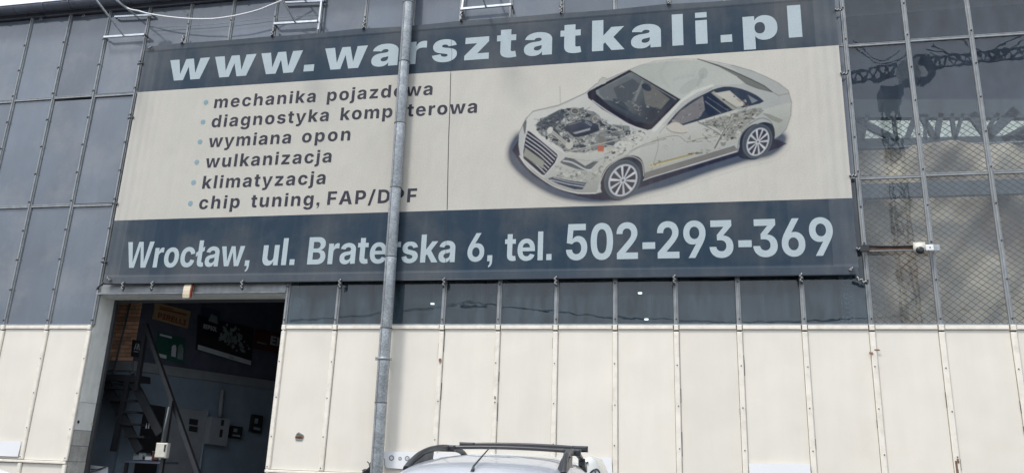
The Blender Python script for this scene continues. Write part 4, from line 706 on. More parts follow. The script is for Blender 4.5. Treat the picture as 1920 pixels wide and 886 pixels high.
# ------------------------------------------------------------------ the banner
BY = -.12
bx0, bx1 = hY(235, 300, BY).x, hY(1598, 371, BY).x
bz0, bz1 = hY(960, 524, BY).z, hY(600, 60-3.5, BY).z
wz0, wz1 = hY(1600, 371, BY).z, hY(260, 173, BY).z
bz1 = hY(280, 86, BY).z
def banner_mat(name, col, mode=None, letter=False):
    """printed vinyl: ink colour (plain, bands by height, or colour attribute), shared wrinkles, weathering"""
    m = bpy.data.materials.new(name); m.use_nodes = True; t = m.node_tree; N = t.nodes; L = t.links
    b = N['Principled BSDF']; b.inputs['Roughness'].default_value = .38; b.inputs['Specular IOR Level'].default_value = .17
    tc = N.new('ShaderNodeTexCoord'); v = tc.outputs['Object']
    def noise(s, st, d=4, ro=.5):
        mp = N.new('ShaderNodeMapping'); mp.inputs['Scale'].default_value = st; L.new(v, mp.inputs[0])
        n = N.new('ShaderNodeTexNoise'); n.inputs['Scale'].default_value = s; n.inputs['Detail'].default_value = d; n.inputs['Roughness'].default_value = ro
        L.new(mp.outputs[0], n.inputs['Vector']); return n.outputs['Fac']
    def rng(f, a, b_, c, d, cl=True):
        r = N.new('ShaderNodeMapRange'); r.clamp = cl; r.inputs[1].default_value = a; r.inputs[2].default_value = b_; r.inputs[3].default_value = c; r.inputs[4].default_value = d
        L.new(f, r.inputs[0]); return r.outputs[0]
    def math_(op, a, b_):
        x = N.new('ShaderNodeMath'); x.operation = op
        for k, q in enumerate((a, b_)):
            if isinstance(q, (int, float)): x.inputs[k].default_value = q
            else: L.new(q, x.inputs[k])
        return x.outputs[0]
    def mixc(f, a, b_):
        x = N.new('ShaderNodeMix'); x.data_type = 'RGBA'; L.new(f, x.inputs['Factor'])
        for k, q in ((6, a), (7, b_)):
            if isinstance(q, tuple): x.inputs[k].default_value = (*q, 1)
            else: L.new(q, x.inputs[k])
        return x.outputs[2]
    sp = N.new('ShaderNodeSeparateXYZ'); L.new(v, sp.inputs[0])
    WHITE, NAVY = (.505, .488, .438), (.022, .042, .066)
    if mode in ('bands', 'ink'):
        a = math_('GREATER_THAN', sp.outputs['Z'], wz0); c = math_('LESS_THAN', sp.outputs['Z'], wz1)
        base = mixc(math_('MULTIPLY', a, c), NAVY, WHITE)
        if mode == 'ink':
            at = N.new('ShaderNodeAttribute'); at.attribute_name = 'ink'
            base = mixc(at.outputs['Alpha'], base, at.outputs['Color'])
    else:
        rg = N.new('ShaderNodeRGB'); rg.outputs[0].default_value = (*col, 1); base = rg.outputs[0]
    # weathering: warm stains, vertical dust streaks, paler hem strips
    base = mixc(rng(noise(.55, (1, 1, 1), 7, .6), .45, .72, 0, .16), base, (.42, .36, .28)) if mode else base
    base = mixc(rng(noise(1.2, (5, 1, .5), 5), .5, .75, 0, .07), base, (.24, .25, .25))
    if mode == 'bands':
        edge = math_('MAXIMUM', rng(sp.outputs['X'], bx0, bx0+.36, 1, 0), rng(sp.outputs['X'], bx1-.42, bx1, 0, 1))
        hem = math_('MAXIMUM', rng(sp.outputs['Z'], bz0, bz0+.17, 1, 0), rng(sp.outputs['Z'], bz1-.15, bz1, 0, 1))
        e = math_('MAXIMUM', math_('GREATER_THAN', edge, .12), math_('GREATER_THAN', hem, .02))
        base = mixc(math_('MULTIPLY', e, .08), base, (.35, .36, .37))
    if mode:
        w_ = math_('MAXIMUM', math_('LESS_THAN', sp.outputs['X'], bx0+.97), math_('GREATER_THAN', sp.outputs['X'], bx1-1.02))
        base = mixc(math_('MULTIPLY', w_, .022), base, (.60, .55, .50))
    wv = noise(40, (1, 1, 1), 2)
    sc = N.new('ShaderNodeVectorMath'); sc.operation = 'SCALE'; L.new(base, sc.inputs[0]); L.new(rng(wv, .3, .7, .94, 1.05), sc.inputs['Scale'])
    L.new(sc.outputs[0], b.inputs['Base Color'])
    h = math_('ADD', noise(.8, (1.0, 1, .55), 3), math_('MULTIPLY', noise(2.4, (1, 1, .35), 3), .35))
    # vertical tension creases close to both ends, hems at top and bottom
    wv2 = N.new('ShaderNodeMath'); wv2.operation = 'SINE'; L.new(math_('MULTIPLY', sp.outputs['X'], 38.), wv2.inputs[0])
    near = math_('MAXIMUM', rng(sp.outputs['X'], bx0, bx0+.8, 1, 0), rng(sp.outputs['X'], bx1-.8, bx1, 0, 1))
    h = math_('ADD', h, math_('MULTIPLY', math_('MULTIPLY', wv2.outputs[0], near), .10))
    hl = math_('ADD', rng(sp.outputs['Z'], bz0+.15, bz0+.19, .16, 0), rng(sp.outputs['Z'], bz1-.16, bz1-.12, 0, .16))
    h = math_('ADD', h, hl)
    bp = N.new('ShaderNodeBump'); bp.inputs['Strength'].default_value = .42; bp.inputs['Distance'].default_value = .13
    L.new(h, bp.inputs['Height'])
    bp2 = N.new('ShaderNodeBump'); bp2.inputs['Strength'].default_value = .12; bp2.inputs['Distance'].default_value = .004
    L.new(noise(160, (1, 1, 1), 1), bp2.inputs['Height']); L.new(bp.outputs[0], bp2.inputs['Normal']); L.new(bp2.outputs[0], b.inputs['Normal'])
    return m
ban = thing('advertising_banner', 'huge printed workshop banner with a cutaway car, strapped across the front of the hall', 'banner', (0, BY, 0))
bm2 = MB(); n = 240
def zt_(x): return bz1 - .018*abs(math.sin((x-.9)*math.pi/2.0)) + .006*math.sin(x*2.1)
def zb_(x): return bz0 + .016*abs(math.sin(x*math.pi/1.95)) + .006*math.sin(x*1.7)
xs = [bx0 + (bx1-bx0)*k/n for k in range(n+1)]
for k in range(n):
    a, b = xs[k], xs[k+1]
    bm2.quad((a, BY, zb_(a)), (b, BY, zb_(b)), (b, BY, zt_(b)), (a, BY, zt_(a)))
    bm2.quad((a, BY+.004, zb_(a)), (b, BY+.004, zb_(b)), (b, BY+.004, zt_(b)), (a, BY+.004, zt_(a)))
    bm2.quad((a, BY, zb_(a)), (b, BY, zb_(b)), (b, BY+.004, zb_(b)), (a, BY+.004, zb_(a)))
    bm2.quad((a, BY, zt_(a)), (b, BY, zt_(b)), (b, BY+.004, zt_(b)), (a, BY+.004, zt_(a)))
add('banner_sheet', bm2.mesh('banner_sheet', banner_mat('banner_print', None, 'bands'), (0, BY, 0), fixn=False), None, ban)
# small bulge where the hem rope runs
add('hem_rope', MB().tube([(bx0+.05, BY-.004, bz0+.01), (bx1-.05, BY-.004, bz0+.012)], .011, 6), M['black'], ban)

M['ink_pale'] = banner_mat('pale_blue_ink', (.405, .475, .50)); M['ink_grey'] = banner_mat('grey_ink', (.040, .041, .056)); M['ink_dot'] = banner_mat('blue_grey_ink', (.22, .33, .37))
TY = BY - .003
def line_text(s, font, em, x0, x1, zb, mat, sx=None, track=0., lab=None):
    """fit the ink of s between x0 and x1 at height zb; either the stretch or the tracking is solved"""
    adv = [GL[font][c][0]/1000 for c in s]
    f_ = glyph_faces(font, s[0])[1]; l_ = glyph_faces(font, s[-1])[1]
    lsb = min(p.x for p in f_)/1000; rext = max(p.x for p in l_)/1000
    nat = sum(adv[:-1]) + rext - lsb
    if sx is None: sx = (x1-x0)/(em*(nat + track*(len(s)-1)))
    else: track = ((x1-x0)/(em*sx) - nat)/max(1, len(s)-1)
    mb = MB(); x = -lsb
    for ch, a in zip(s, adv):
        _, fl_, tri = glyph_faces(font, ch); n_ = len(mb.v)
        mb.v += [Vector((x0 + (x+p.x/1000)*em*sx, TY-p.z, zb + p.y/1000*em)) for p in fl_]; mb.f += [(n_+i, n_+j, n_+k) for i, j, k in tri]
        x += a + track
    return add('lettering', mb.mesh('lettering', mat, (0, BY, 0), fixn=False), None, ban)
X = lambda px, py: hY(px, py, BY).x
# services list
z6 = [8.325, 7.903, 7.475, 7.042, 6.607, 6.187]
rowsT = [[('mechanika', (401, 202), (591, 191)), ('pojazdowa', (613, 187), (810.5, 178.7))],
         [('diagnostyka', (396, 238), (615.4, 227.5)), ('komputerowa', (637.8, 225.8), (894, 212.6))],
         [('wymiana', (390, 275.9), (544.5, 269)), ('opon', (565.6, 266), (656, 264))],
         [('wulkanizacja', (384.5, 312.5), (620.5, 306))],
         [('klimatyzacja', (378.8, 353), (609.3, 345.7))],
         [('chip', (372.4, 391), (448.5, 388)), ('tuning,', (469.5, 388), (598.5, 385)), ('FAP/DPF', (613, 384.6), (780.5, 379.5))]]
dots = ((386.3, 192), (380.8, 228.8), (375, 266), (369, 304), (363, 342), (357, 381.2))
for z, row_, d_ in zip(z6, rowsT, dots):
    for s, a, b in row_: line_text(s, 'b', .365, X(*a), X(*b), z, M['ink_grey'], sx=1.02)
    c = hY(*d_, BY)
    add('bullet', MB().face([(c.x + .052*math.cos(k*math.pi/10), TY, c.z + .052*math.sin(k*math.pi/10)) for k in range(20)]).mesh('bullet', M['ink_dot'], (0, BY, 0)), None, ban)
# address and telephone
for s, a, b, em, z in (('Wrocław,', 234, 468, .712, 5.036), ('ul.', 491, 552.5, .712, 5.04), ('Braterska', 575.8, 852.6, .712, 5.044), ('6,', 875.5, 922.8, .712, 5.048),
                       ('tel.', 945.5, 1034, .712, 5.05), ('502', 1061, 1196.3, .882, 5.045), ('293', 1232.8, 1376.4, .882, 5.045), ('369', 1414, 1566, .882, 5.045), ('-', 1205, 1229, .95, 4.99), ('-', 1386, 1411, .95, 4.99)):
    line_text(s, 'b', em, X(a, 493), X(b, 488), z, M['ink_pale'], track=-.012)
# web address, letter by letter as printed (wide black face)
hz = hY(900, 109, BY).z
hb_ = [('w', 315.5, 389.5), ('w', 399.8, 477), ('w', 486.8, 564.8), ('.', 570.7, 589.5), ('w', 607, 687), ('a', 696.5, 746), ('r', 758, 799), ('s', 810, 856.6), ('z', 871, 916.8),
       ('t', 931, 968.5), ('a', 982.5, 1035), ('t', 1050.5, 1090.2), ('k', 1110, 1171), ('a', 1183.2, 1239.5), ('l', 1260.5, 1281.3), ('i', 1304.5, 1326.5), ('.', 1351, 1372.5), ('p', 1393.5, 1458.5), ('l', 1478.5, 1504)]
for ch, a, b in hb_:
    ym = 151 - (a-318)*(151-72)/(1502-318)
    xa_, xb_ = X(a, ym-14), X(b, ym-14)
    _, fl_, tri = glyph_faces('k', ch); lx = min(p.x for p in fl_); hx = max(p.x for p in fl_)
    em = .877; mb = MB()
    mb.v = [Vector((xa_ + (p.x-lx)/(hx-lx)*(xb_-xa_), TY-p.z, 9.005 + p.y/1000*em)) for p in fl_]; mb.f = [t_ for t_ in tri]
    add('lettering', mb.mesh('lettering', M['ink_pale'], (0, BY, 0), fixn=False), None, ban)
# the seam that has opened in the pale field, and its faint course over the dark bands
sp_ = [(847, 62), (846, 88), (847.5, 100), (845, 138), (843.5, 200), (841, 260), (840, 310), (838.3, 393)]
pp = [hY(x, y, TY-.001) for x, y in sp_]
mb = MB()
for k in range(3, len(pp)-1):
    a, b = pp[k], pp[k+1]; mb.face([a+Vector((-.006, 0, 0)), b+Vector((-.006, 0, 0)), b+Vector((.007, 0, 0)), a+Vector((.007, 0, 0))])
for k in range(0, 3):
    a, b = pp[k], pp[k+1]; mb.face([a+Vector((-.003, 0, 0)), b+Vector((-.003, 0, 0)), b+Vector((.003, 0, 0)), a+Vector((.003, 0, 0))])
a, b = hY(838, 400, TY-.001), hY(835, 500, TY-.001)
mb.face([a+Vector((-.003, 0, 0)), b+Vector((-.003, 0, 0)), b+Vector((.003, 0, 0)), a+Vector((.003, 0, 0))])
add('open_seam', mb, M['bolt'], ban)
# straps and cords that tie it to the strips
def tie(p, q, pale=True, big=1.):
    p, q = Vector(p), Vector(q); d = q-p; sd = Vector((-d.z, 0, d.x)).normalized()*.02*big if d.length > 0 else Vector((.02, 0, 0))
    m1 = MB(); rr_ = random.Random(int(p.x*97 + p.z*31))
    pts = [p + d*t + sd*rr_.uniform(-1, 1) + Vector((0, -.015-.02*rr_.random(), 0)) for t in (0, .25, .5, .75, 1)]
    m1.tube(pts, [.012*big, .017*big, .012*big, .018*big, .008*big], 6)
    pts = [p + d*t + sd*1.2*math.sin(t*9+rr_.random()*6) + Vector((0, -.02, 0)) for t in [k/8 for k in range(9)]]
    m1.tube(pts, .008*big, 5)
    o = add('tie', m1, M['strap'], ban)
    if pale:
        m2_ = MB(); pts = [p + d*(t*.8+.05) + sd*1.0*math.sin(t*14+1) + Vector((0, -.045, 0)) for t in [k/8 for k in range(9)]]
        m2_.tube(pts, .006*big, 5); add('cord', m2_, M['rope'], o)
for (x, y) in ((232, 541), (287, 541), (455, 541), (638, 540), (833, 537), (1042, 535), (1264, 535), (1501, 533)):
    a = hY(x, y-8, BY); b = hY(x+1, y+10, -.04); tie((a.x, BY, bz0+.05), (b.x, BY+.03, bz0-.13), True, 1.25)
for (x, y) in ((344, 70), (512, 58), (683, 44), (864, 32), (1052, 20), (1254, 6)):
    a = hY(x, y, BY); tie((a.x, BY, bz1-.03), (a.x+.01, BY+.03, bz1+.19), True, 1.2)
for (x, y) in ((262, 120), (240, 222), (216, 382), (192, 492)):
    a = hY(x, y, BY); tie((bx0+.03, BY, a.z), (bx0-.14, BY+.04, a.z+.012), False, 1.)
for (x, y) in ((1575, 20), (1585, 139), (1600, 330), (1615, 467)):
    a = hY(x, y, BY); tie((bx1-.02, BY, a.z), (bx1+.12, BY+.04, a.z+.01), True, 1.)
a = hY(185, 548, BY); tie((bx0+.04, BY, bz0+.03), (bx0-.13, BY+.04, bz0-.09), False, 1.1)
a, b = hY(1604, 521, BY), hY(1626, 533, -.05); tie((a.x, BY, a.z), (b.x, BY+.03, b.z), True, 1.3)
a, b = hY(1592, 508, BY-.01), hY(1600, 501, BY-.01); tie(a, b, True, .9)
a, b = hY(203, 520, BY-.01), hY(210, 527, BY-.01); tie(a, b, True, .9)
a, b = hY(279, 92, BY-.01), hY(288, 89, BY-.01); tie(a, b, True, .8)
# ------------------------------------------------------------------ the printed cutaway car (flat print): painted by code into a colour attribute
AX0, AY0, AW, AH, SS = 938, 92, 566, 296, 3
art = np.zeros((AH*SS, AW*SS, 4), np.float32)
def a1(x, y): return (940+x/5.536, 90+y/5.536)
def a2(x, y): return (1220+x/5.536, 90+y/5.536)
def a3(x, y): return (940+x/5.536, 230+y/5.536)
def a4(x, y): return (1220+x/5.536, 230+y/5.536)
def sm(pts, closed=True, k=5):
    """Catmull-Rom smoothing"""
    p = [np.array(q, float) for q in pts]; n_ = len(p); o_ = []
    rg = range(n_) if closed else range(n_-1)
    for i in rg:
        if closed: a, b, c, d = p[(i-1) % n_], p[i], p[(i+1) % n_], p[(i+2) % n_]
        else: a, b, c, d = p[max(i-1, 0)], p[i], p[i+1], p[min(i+2, n_-1)]
        for j in range(k):
            t = j/k; o_.append(tuple(.5*((2*b)+(-a+c)*t+(2*a-5*b+4*c-d)*t*t+(-a+3*b-3*c+d)*t**3)))
    if not closed: o_.append(tuple(p[-1]))
    return o_
def mask_poly(pts):
    P_ = np.array([((x-AX0)*SS, (y-AY0)*SS) for x, y in pts]); H_, W_ = art.shape[:2]
    x0_, y0_ = max(0, int(P_[:, 0].min())-1), max(0, int(P_[:, 1].min())-1); x1_, y1_ = min(W_, int(P_[:, 0].max())+2), min(H_, int(P_[:, 1].max())+2)
    if x1_ <= x0_ or y1_ <= y0_: return None
    yy = np.arange(y0_, y1_)[:, None]+.5; xx = np.arange(x0_, x1_)[None, :]+.5
    ins = np.zeros((y1_-y0_, x1_-x0_), bool)
    for (xa_, ya_), (xb_, yb_) in zip(P_, np.roll(P_, -1, 0)):
        if ya_ == yb_: continue
        c = ((ya_ > yy) != (yb_ > yy)); xi = (xb_-xa_)*(yy-ya_)/(yb_-ya_)+xa_
        ins ^= c & (xx < xi)
    return ins, x0_, y0_, x1_, y1_
def comp(m_, box, col, al):
    x0_, y0_, x1_, y1_ = box; A = m_*al; D = art[y0_:y1_, x0_:x1_]
    a0 = D[..., 3]; na = A + a0*(1-A); c = np.array(col, np.float32)
    w_ = np.where(na > 1e-5, A/np.maximum(na, 1e-5), 0)[..., None]
    D[..., :3] = D[..., :3]*(1-w_) + c*w_; D[..., 3] = na
def s2l(c): return tuple((v/255/12.92 if v/255 <= .04045 else ((v/255+.055)/1.055)**2.4) for v in c)
def ink(c):
    l_ = s2l(c); g_ = sum(l_)/3; return [max(.003, (v*.83+g_*.17*w_)*.83-.034) for v, w_ in zip(l_, (.985, 1.0, 1.02))]
def fill(pts, col, al=1., smooth=0, closed=True):
    if smooth: pts = sm(pts, True, smooth)
    r_ = mask_poly(pts)
    if r_ is None: return
    comp(r_[0].astype(np.float32), r_[1:], ink(col), al)
def grad(pts, c0, c1, p0, p1, al=1., smooth=0):
    if smooth: pts = sm(pts, True, smooth)
    r_ = mask_poly(pts)
    if r_ is None: return
    ins, x0_, y0_, x1_, y1_ = r_
    yy, xx = np.mgrid[y0_:y1_, x0_:x1_]; px_, py_ = xx/SS+AX0, yy/SS+AY0
    d = np.array(p1, float)-np.array(p0, float); t = np.clip(((px_-p0[0])*d[0]+(py_-p0[1])*d[1])/(d@d), 0, 1)[..., None]
    A = np.array(ink(c0)); B = np.array(ink(c1)); C = A*(1-t)+B*t
    D = art[y0_:y1_, x0_:x1_]; a_ = ins.astype(np.float32)*al; na = a_ + D[..., 3]*(1-a_); w_ = np.where(na > 1e-5, a_/np.maximum(na, 1e-5), 0)[..., None]
    D[..., :3] = D[..., :3]*(1-w_)+C*w_; D[..., 3] = na
def stroke(pts, w_, col, al=1., smooth=0):
    if smooth: pts = sm(pts, False, smooth)
    for a, b in zip(pts[:-1], pts[1:]):
        a, b = np.array(a), np.array(b); d = b-a; l_ = np.hypot(*d)
        if l_ < 1e-6: continue
        n_ = np.array((-d[1], d[0]))/l_*w_/2; e_ = d/l_*w_*.2
        fill([tuple(a-e_+n_), tuple(b+e_+n_), tuple(b+e_-n_), tuple(a-e_-n_)], col, al)
def blur(A, r_):
    for ax in (0, 1):
        for _ in range(2):
            c = np.cumsum(np.pad(A, [(r_+1, r_) if k == ax else (0, 0) for k in range(A.ndim)], mode='edge'), axis=ax, dtype=np.float64)
            A = ((c[2*r_+1:] - c[:-2*r_-1]) if ax == 0 else (c[:, 2*r_+1:] - c[:, :-2*r_-1]))/(2*r_+1)
    return A
def ell(cx_, cy_, a_, b_, ang, k=40): return [(cx_ + a_*math.cos(t)*math.cos(ang) - b_*math.sin(t)*math.sin(ang), cy_ + a_*math.cos(t)*math.sin(ang) + b_*math.sin(t)*math.cos(ang)) for t in [2*math.pi*j/k for j in range(k)]]
ar = random.Random(21)
def inpoly(p, poly):
    c = False
    for (xa_, ya_), (xb_, yb_) in zip(poly, poly[1:]+poly[:1]):
        if (ya_ > p[1]) != (yb_ > p[1]) and p[0] < (xb_-xa_)*(p[1]-ya_)/(yb_-ya_)+xa_: c = not c
    return c
def clutter(poly, n_, cols, s0, s1):
    """machine-like jumble: small plates, rings, hoses"""
    xs_ = [p[0] for p in poly]; ys_ = [p[1] for p in poly]
    for _ in range(n_):
        p = (ar.uniform(min(xs_), max(xs_)), ar.uniform(min(ys_), max(ys_)))
        if not inpoly(p, poly): continue
        c = ar.choice(cols); s_ = ar.uniform(s0, s1); k = ar.random()
        if k < .2:
            a0 = ar.uniform(-.6, .3); w_, h_ = s_*ar.uniform(.7, 1.6), s_*ar.uniform(.3, .8)
            fill([(p[0]+x*math.cos(a0)-y*math.sin(a0), p[1]+x*math.sin(a0)+y*math.cos(a0)) for x, y in ((-w_, -h_), (w_, -h_), (w_, h_), (-w_, h_))], c, .9)
        elif k < .38:
            fill(ell(*p, s_*.9, s_*.6, ar.uniform(0, 3), 14), c, .9); fill(ell(*p, s_*.5, s_*.3, 0, 10), ar.choice(cols), .9)
        else:
            q = [p]
            for _ in range(3): q.append((q[-1][0]+ar.uniform(-1, 1)*s_*2.2, q[-1][1]+ar.uniform(-.8, .8)*s_*1.6))
            stroke(sm(q, False, 3), ar.uniform(.5, 1.3), c, .85)
# ---
# soft shadow on the studio floor, part of the print
r_ = mask_poly(sm([(962, 262), (955, 300), (990, 338), (1040, 366), (1090, 377), (1150, 377), (1210, 360), (1260, 347), (1330, 322), (1400, 301), (1448, 290), (1474, 262), (1440, 250), (1200, 290), (1000, 250)], True, 4))
S_ = np.zeros(art.shape[:2], np.float32); S_[r_[2]:r_[4], r_[1]:r_[3]] = r_[0]
S_ = blur(S_, 17); S_[: (246-AY0)*SS] *= np.linspace(.0, 1, (246-AY0)*SS)[:, None]**3
comp(np.clip(S_*1.5, 0, 1), (0, 0, art.shape[1], art.shape[0]), ink((58, 76, 100)), .92)
fill([(972, 262), (1000, 330), (1085, 368), (1150, 374), (1200, 352), (1385, 292), (1440, 284), (1460, 262), (1200, 250)], (42, 55, 76), .9, 3)
# body
BC = (203, 203, 192)
body = [(973, 250), a1(250, 740), a1(330, 655), a1(600, 592), a1(880, 462), (1117, 158), (1180, 131), (1200, 123), (1225, 115.5), (1265, 111), (1308, 111.5), (1345, 117), (1375, 123), (1410, 133), (1436, 144), (1460, 156),
        (1478, 170), (1484, 191), (1483, 216), (1474, 243), (1462, 254), (1444, 264), (1400, 282), (1382, 285), (1300, 310), (1220, 333), (1198, 338), (1160, 352), (1117, 363), (1084, 363), (1048, 353), (1021, 337), (990, 313), (976, 297), (972, 272)]
grad(body, (188, 189, 184), (172, 175, 171), (1000, 250), (1460, 150), 1.)
stroke(body+[body[0]], 1.2, (112, 115, 115), .75)
grad([(1181, 131), (1200, 123), (1225, 115.5), (1265, 111), (1308, 111.5), (1376, 128), (1400, 150), (1390, 158), (1340, 160), (1300, 178), (1277, 187), (1220, 154)], (178, 183, 173), (190, 193, 184), (1220, 120), (1380, 160), .9)
for pts in ([(1255, 112), (1238, 140), (1256, 166)], [(1262, 150), (1300, 142), (1318, 158)]): stroke(sm(pts, False, 4), 5, (168, 174, 166), .3)
fill(ell(1292, 162, 22, 9, -.6), (160, 166, 158), .45); fill(ell(1318, 138, 9, 11, .3), (150, 158, 150), .45); stroke([(1308, 162), (1318, 140)], 6, (150, 157, 150), .4)
# hood transparent, front wing highlight
grad([a1(250, 750), a1(330, 660), a1(600, 600), a1(890, 470), (1140, 205), (1182, 236), (1120, 300), (1062, 290), (985, 246)], (206, 205, 196), (190, 192, 184), (1000, 220), (1160, 250), .9)
stroke(sm([a1(250, 760), a1(330, 665), a1(600, 600), a1(880, 465)], False, 4), .8, (150, 150, 145), .8)
stroke([a1(608, 395), a1(612, 590)], 1., (150, 150, 148), .7)
grad([(1185, 250), (1250, 232), (1383, 204), (1386, 262), (1300, 308), (1200, 338), (1200, 300)], (196, 196, 186), (168, 168, 158), (1270, 230), (1290, 312), .75)
grad([a3(440, 560), a3(600, 330), a3(900, 500), a3(1060, 560), (1117, 363), (1084, 363), (1048, 353), (1021, 337)], (188, 188, 178), (150, 151, 144), (1060, 300), (1070, 362), .8)
grad([(1060, 290), (1182, 245), (1205, 262), (1198, 292), (1170, 290), (1140, 308), (1125, 340), (1080, 320)], (198, 197, 186), (168, 169, 160), (1130, 260), (1120, 330), .7)
stroke(sm([(1210, 119), (1260, 113), (1310, 113), (1370, 123)], False, 4), 2.2, (208, 208, 200), .6)
# rear window
fill([a2(490, 116), a2(710, 184), a2(860, 243), a2(1040, 325), a2(1180, 395), a2(1264, 460), a2(1100, 418), a2(995, 374), a2(900, 300), a2(715, 200)], (122, 125, 120))
stroke([a2(485, 115), a2(710, 184), a2(860, 243), a2(1040, 325), a2(1180, 395), a2(1264, 460)], 1.6, (62, 64, 62)); stroke([a2(1264, 460), a2(1100, 418), a2(995, 374), a2(900, 300)], .9, (80, 82, 80))
stroke([a2(1264, 460), a2(1330, 495), a2(1440, 470)], .9, (110, 112, 108)); stroke(sm([a2(1455, 560), a2(1300, 620), a2(1130, 650)], False, 3), .9, (160, 163, 155))
grad([a2(1130, 650), a2(1455, 560), a2(1450, 700), a2(1400, 850), (1462, 254), (1450, 262), a2(1290, 800)], (190, 193, 182), (160, 163, 155), (1440, 200), (1460, 258), .8)
fill([a2(1150, 670), a2(1240, 690), a2(1380, 750), a2(1330, 780), a2(1250, 750)], (140, 142, 132), .8)
# windshield
ws = [(1101, 175), (1104, 171), (1180, 131.5), (1182, 132), (1276.5, 186.5), (1222, 242), (1214, 244), (1180, 234), (1129, 205), (1103, 184)]
fill(ws, (46, 54, 72))
gin = [(1117, 170), (1181, 136), (1268, 189), (1222, 234), (1200, 228), (1140, 196), (1118, 176)]
grad(gin, (128, 136, 136), (66, 72, 82), (1140, 150), (1220, 215))
fill([(1122, 168), (1176, 143), (1200, 153), (1206, 165), (1190, 190), (1150, 196), (1125, 178)], (105, 110, 114), .8)
fill([(1150, 165), (1186, 148), (1200, 158), (1182, 192), (1160, 192)], (84, 90, 96), .8)
stroke([(1205, 152), (1190, 188)], 4.5, (128, 132, 132), .9); stroke([(1185, 192), (1198, 202), (1196, 208)], 1.2, (150, 152, 150), .8)
fill([(1205, 165), (1222, 160), (1256, 186), (1238, 206), (1210, 196)], (118, 118, 114), .85); fill(ell(1212, 164, 10, 6, .5), (62, 70, 84), .9)
fill([(1130, 186), (1150, 190), (1190, 214), (1218, 232), (1190, 228), (1150, 206)], (72, 80, 90), .8)
stroke(ell(1234, 211, 11, 7, .7, 18), 1.2, (62, 68, 76), .9); stroke([(1142, 190), (1182, 210)], 1.0, (62, 70, 80), .8); fill(ell(1164, 196, 18, 5, .6), (66, 74, 84), .7)
clutter([(1120, 172), (1180, 140), (1262, 190), (1220, 230), (1140, 196)], 60, [(88, 94, 100), (128, 130, 128), (70, 76, 86), (150, 152, 148)], 1.5, 4)
stroke([(1110, 188), (1135, 206), (1175, 231), (1205, 244)], 1.6, (205, 205, 200), .9); stroke([(1183, 136), (1268, 187)], .9, (180, 182, 178), .8)
clutter([(1112, 190), (1136, 206), (1206, 243), (1200, 247), (1130, 206)], 30, [(60, 66, 76), (190, 190, 184)], .8, 1.8)
fill([(1124, 150), (1130, 145), (1137, 147), (1136, 156), (1127, 159), (1121, 157)], (186, 187, 178)); stroke([(1121, 157), (1124, 150), (1130, 145), (1137, 147)], .7, (120, 122, 120))
# A pillar and side windows
fill([(1222, 246), (1230, 246), (1278, 192), (1310, 172), (1340, 161), (1336, 158), (1300, 170), (1276, 187), (1224, 242)], (205, 206, 196))
sw = sm([(1250, 237), (1258, 224), (1274, 207.5), (1296, 190), (1321, 176.5), (1342, 167), (1364, 163), (1391, 167.5), (1417, 178.5), (1432, 190)], False, 4) + [(1424, 194), (1383, 204), (1330, 220), (1280, 235)]
fill(sw, (66, 76, 92)); stroke(sw+[sw[0]], .9, (50, 56, 66))
fill([(1256, 232), (1276, 208), (1300, 192), (1318, 180), (1322, 205), (1310, 222), (1280, 232)], (126, 124, 126))
clutter([(1262, 228), (1280, 206), (1318, 184), (1320, 205), (1308, 222), (1280, 231)], 50, [(150, 146, 148), (108, 106, 112), (168, 164, 162), (90, 92, 100)], 1.5, 4)
fill([(1318, 178), (1336, 172), (1370, 203), (1330, 218), (1322, 208)], (52, 66, 84)); stroke([(1322, 190), (1352, 212)], 1.2, (150, 158, 160), .8); stroke([(1326, 182), (1366, 208)], .9, (120, 130, 138), .8)
fill([(1333, 174), (1338, 171), (1396, 204), (1388, 205), (1374, 206)], (158, 158, 148)); stroke([(1335, 168), (1335, 190)], .8, (60, 64, 70))
fill([(1340, 175), (1368, 170), (1397, 195), (1392, 199), (1381, 200)], (192, 189, 176)); stroke([(1357, 187), (1381, 203)], 1.1, (92, 94, 92)); fill(ell(1357, 187, 3, 2, .3), (88, 90, 88))
clutter([(1344, 172), (1372, 170), (1400, 188), (1395, 198), (1372, 178)], 34, [(160, 128, 108), (92, 98, 108), (186, 180, 166), (74, 80, 90)], 1, 2.6)
fill([(1402, 178), (1421, 189), (1410, 194)], (128, 136, 142))
stroke(sm([(1236, 250), (1252, 231), (1275, 205), (1300, 186), (1335, 165)], False, 3), .7, (120, 122, 118))
# cutaway flank: exhaust, seat rails, suspension
stroke(sm([(1222, 262), (1245, 255), (1275, 250), (1290, 262), (1312, 256), (1346, 252)], False, 4), 5.5, (186, 184, 172)); stroke(sm([(1222, 266), (1245, 258), (1272, 255), (1288, 266), (1312, 260), (1346, 256)], False, 4), .9, (118, 120, 114))
stroke(sm([(1180, 284), (1210, 270), (1250, 260)], False, 4), 1.0, (128, 130, 124)); stroke(sm([(1162, 300), (1195, 278), (1230, 268)], False, 4), 1.0, (148, 148, 140))
fill([(1308, 232), (1400, 205), (1428, 202), (1428, 212), (1402, 232), (1388, 250), (1372, 262), (1356, 250), (1340, 238)], (140, 142, 132), .75)
clutter([(1310, 230), (1400, 205), (1426, 203), (1424, 214), (1402, 232), (1390, 250), (1372, 262), (1352, 250), (1336, 238)], 380, [(96, 98, 94), (160, 160, 150), (70, 74, 74), (192, 191, 180), (120, 120, 112)], 1.2, 4.2)
clutter([(1300, 240), (1350, 232), (1380, 262), (1350, 280), (1320, 262)], 70, [(120, 122, 116), (184, 183, 172), (96, 100, 98)], 1, 3)
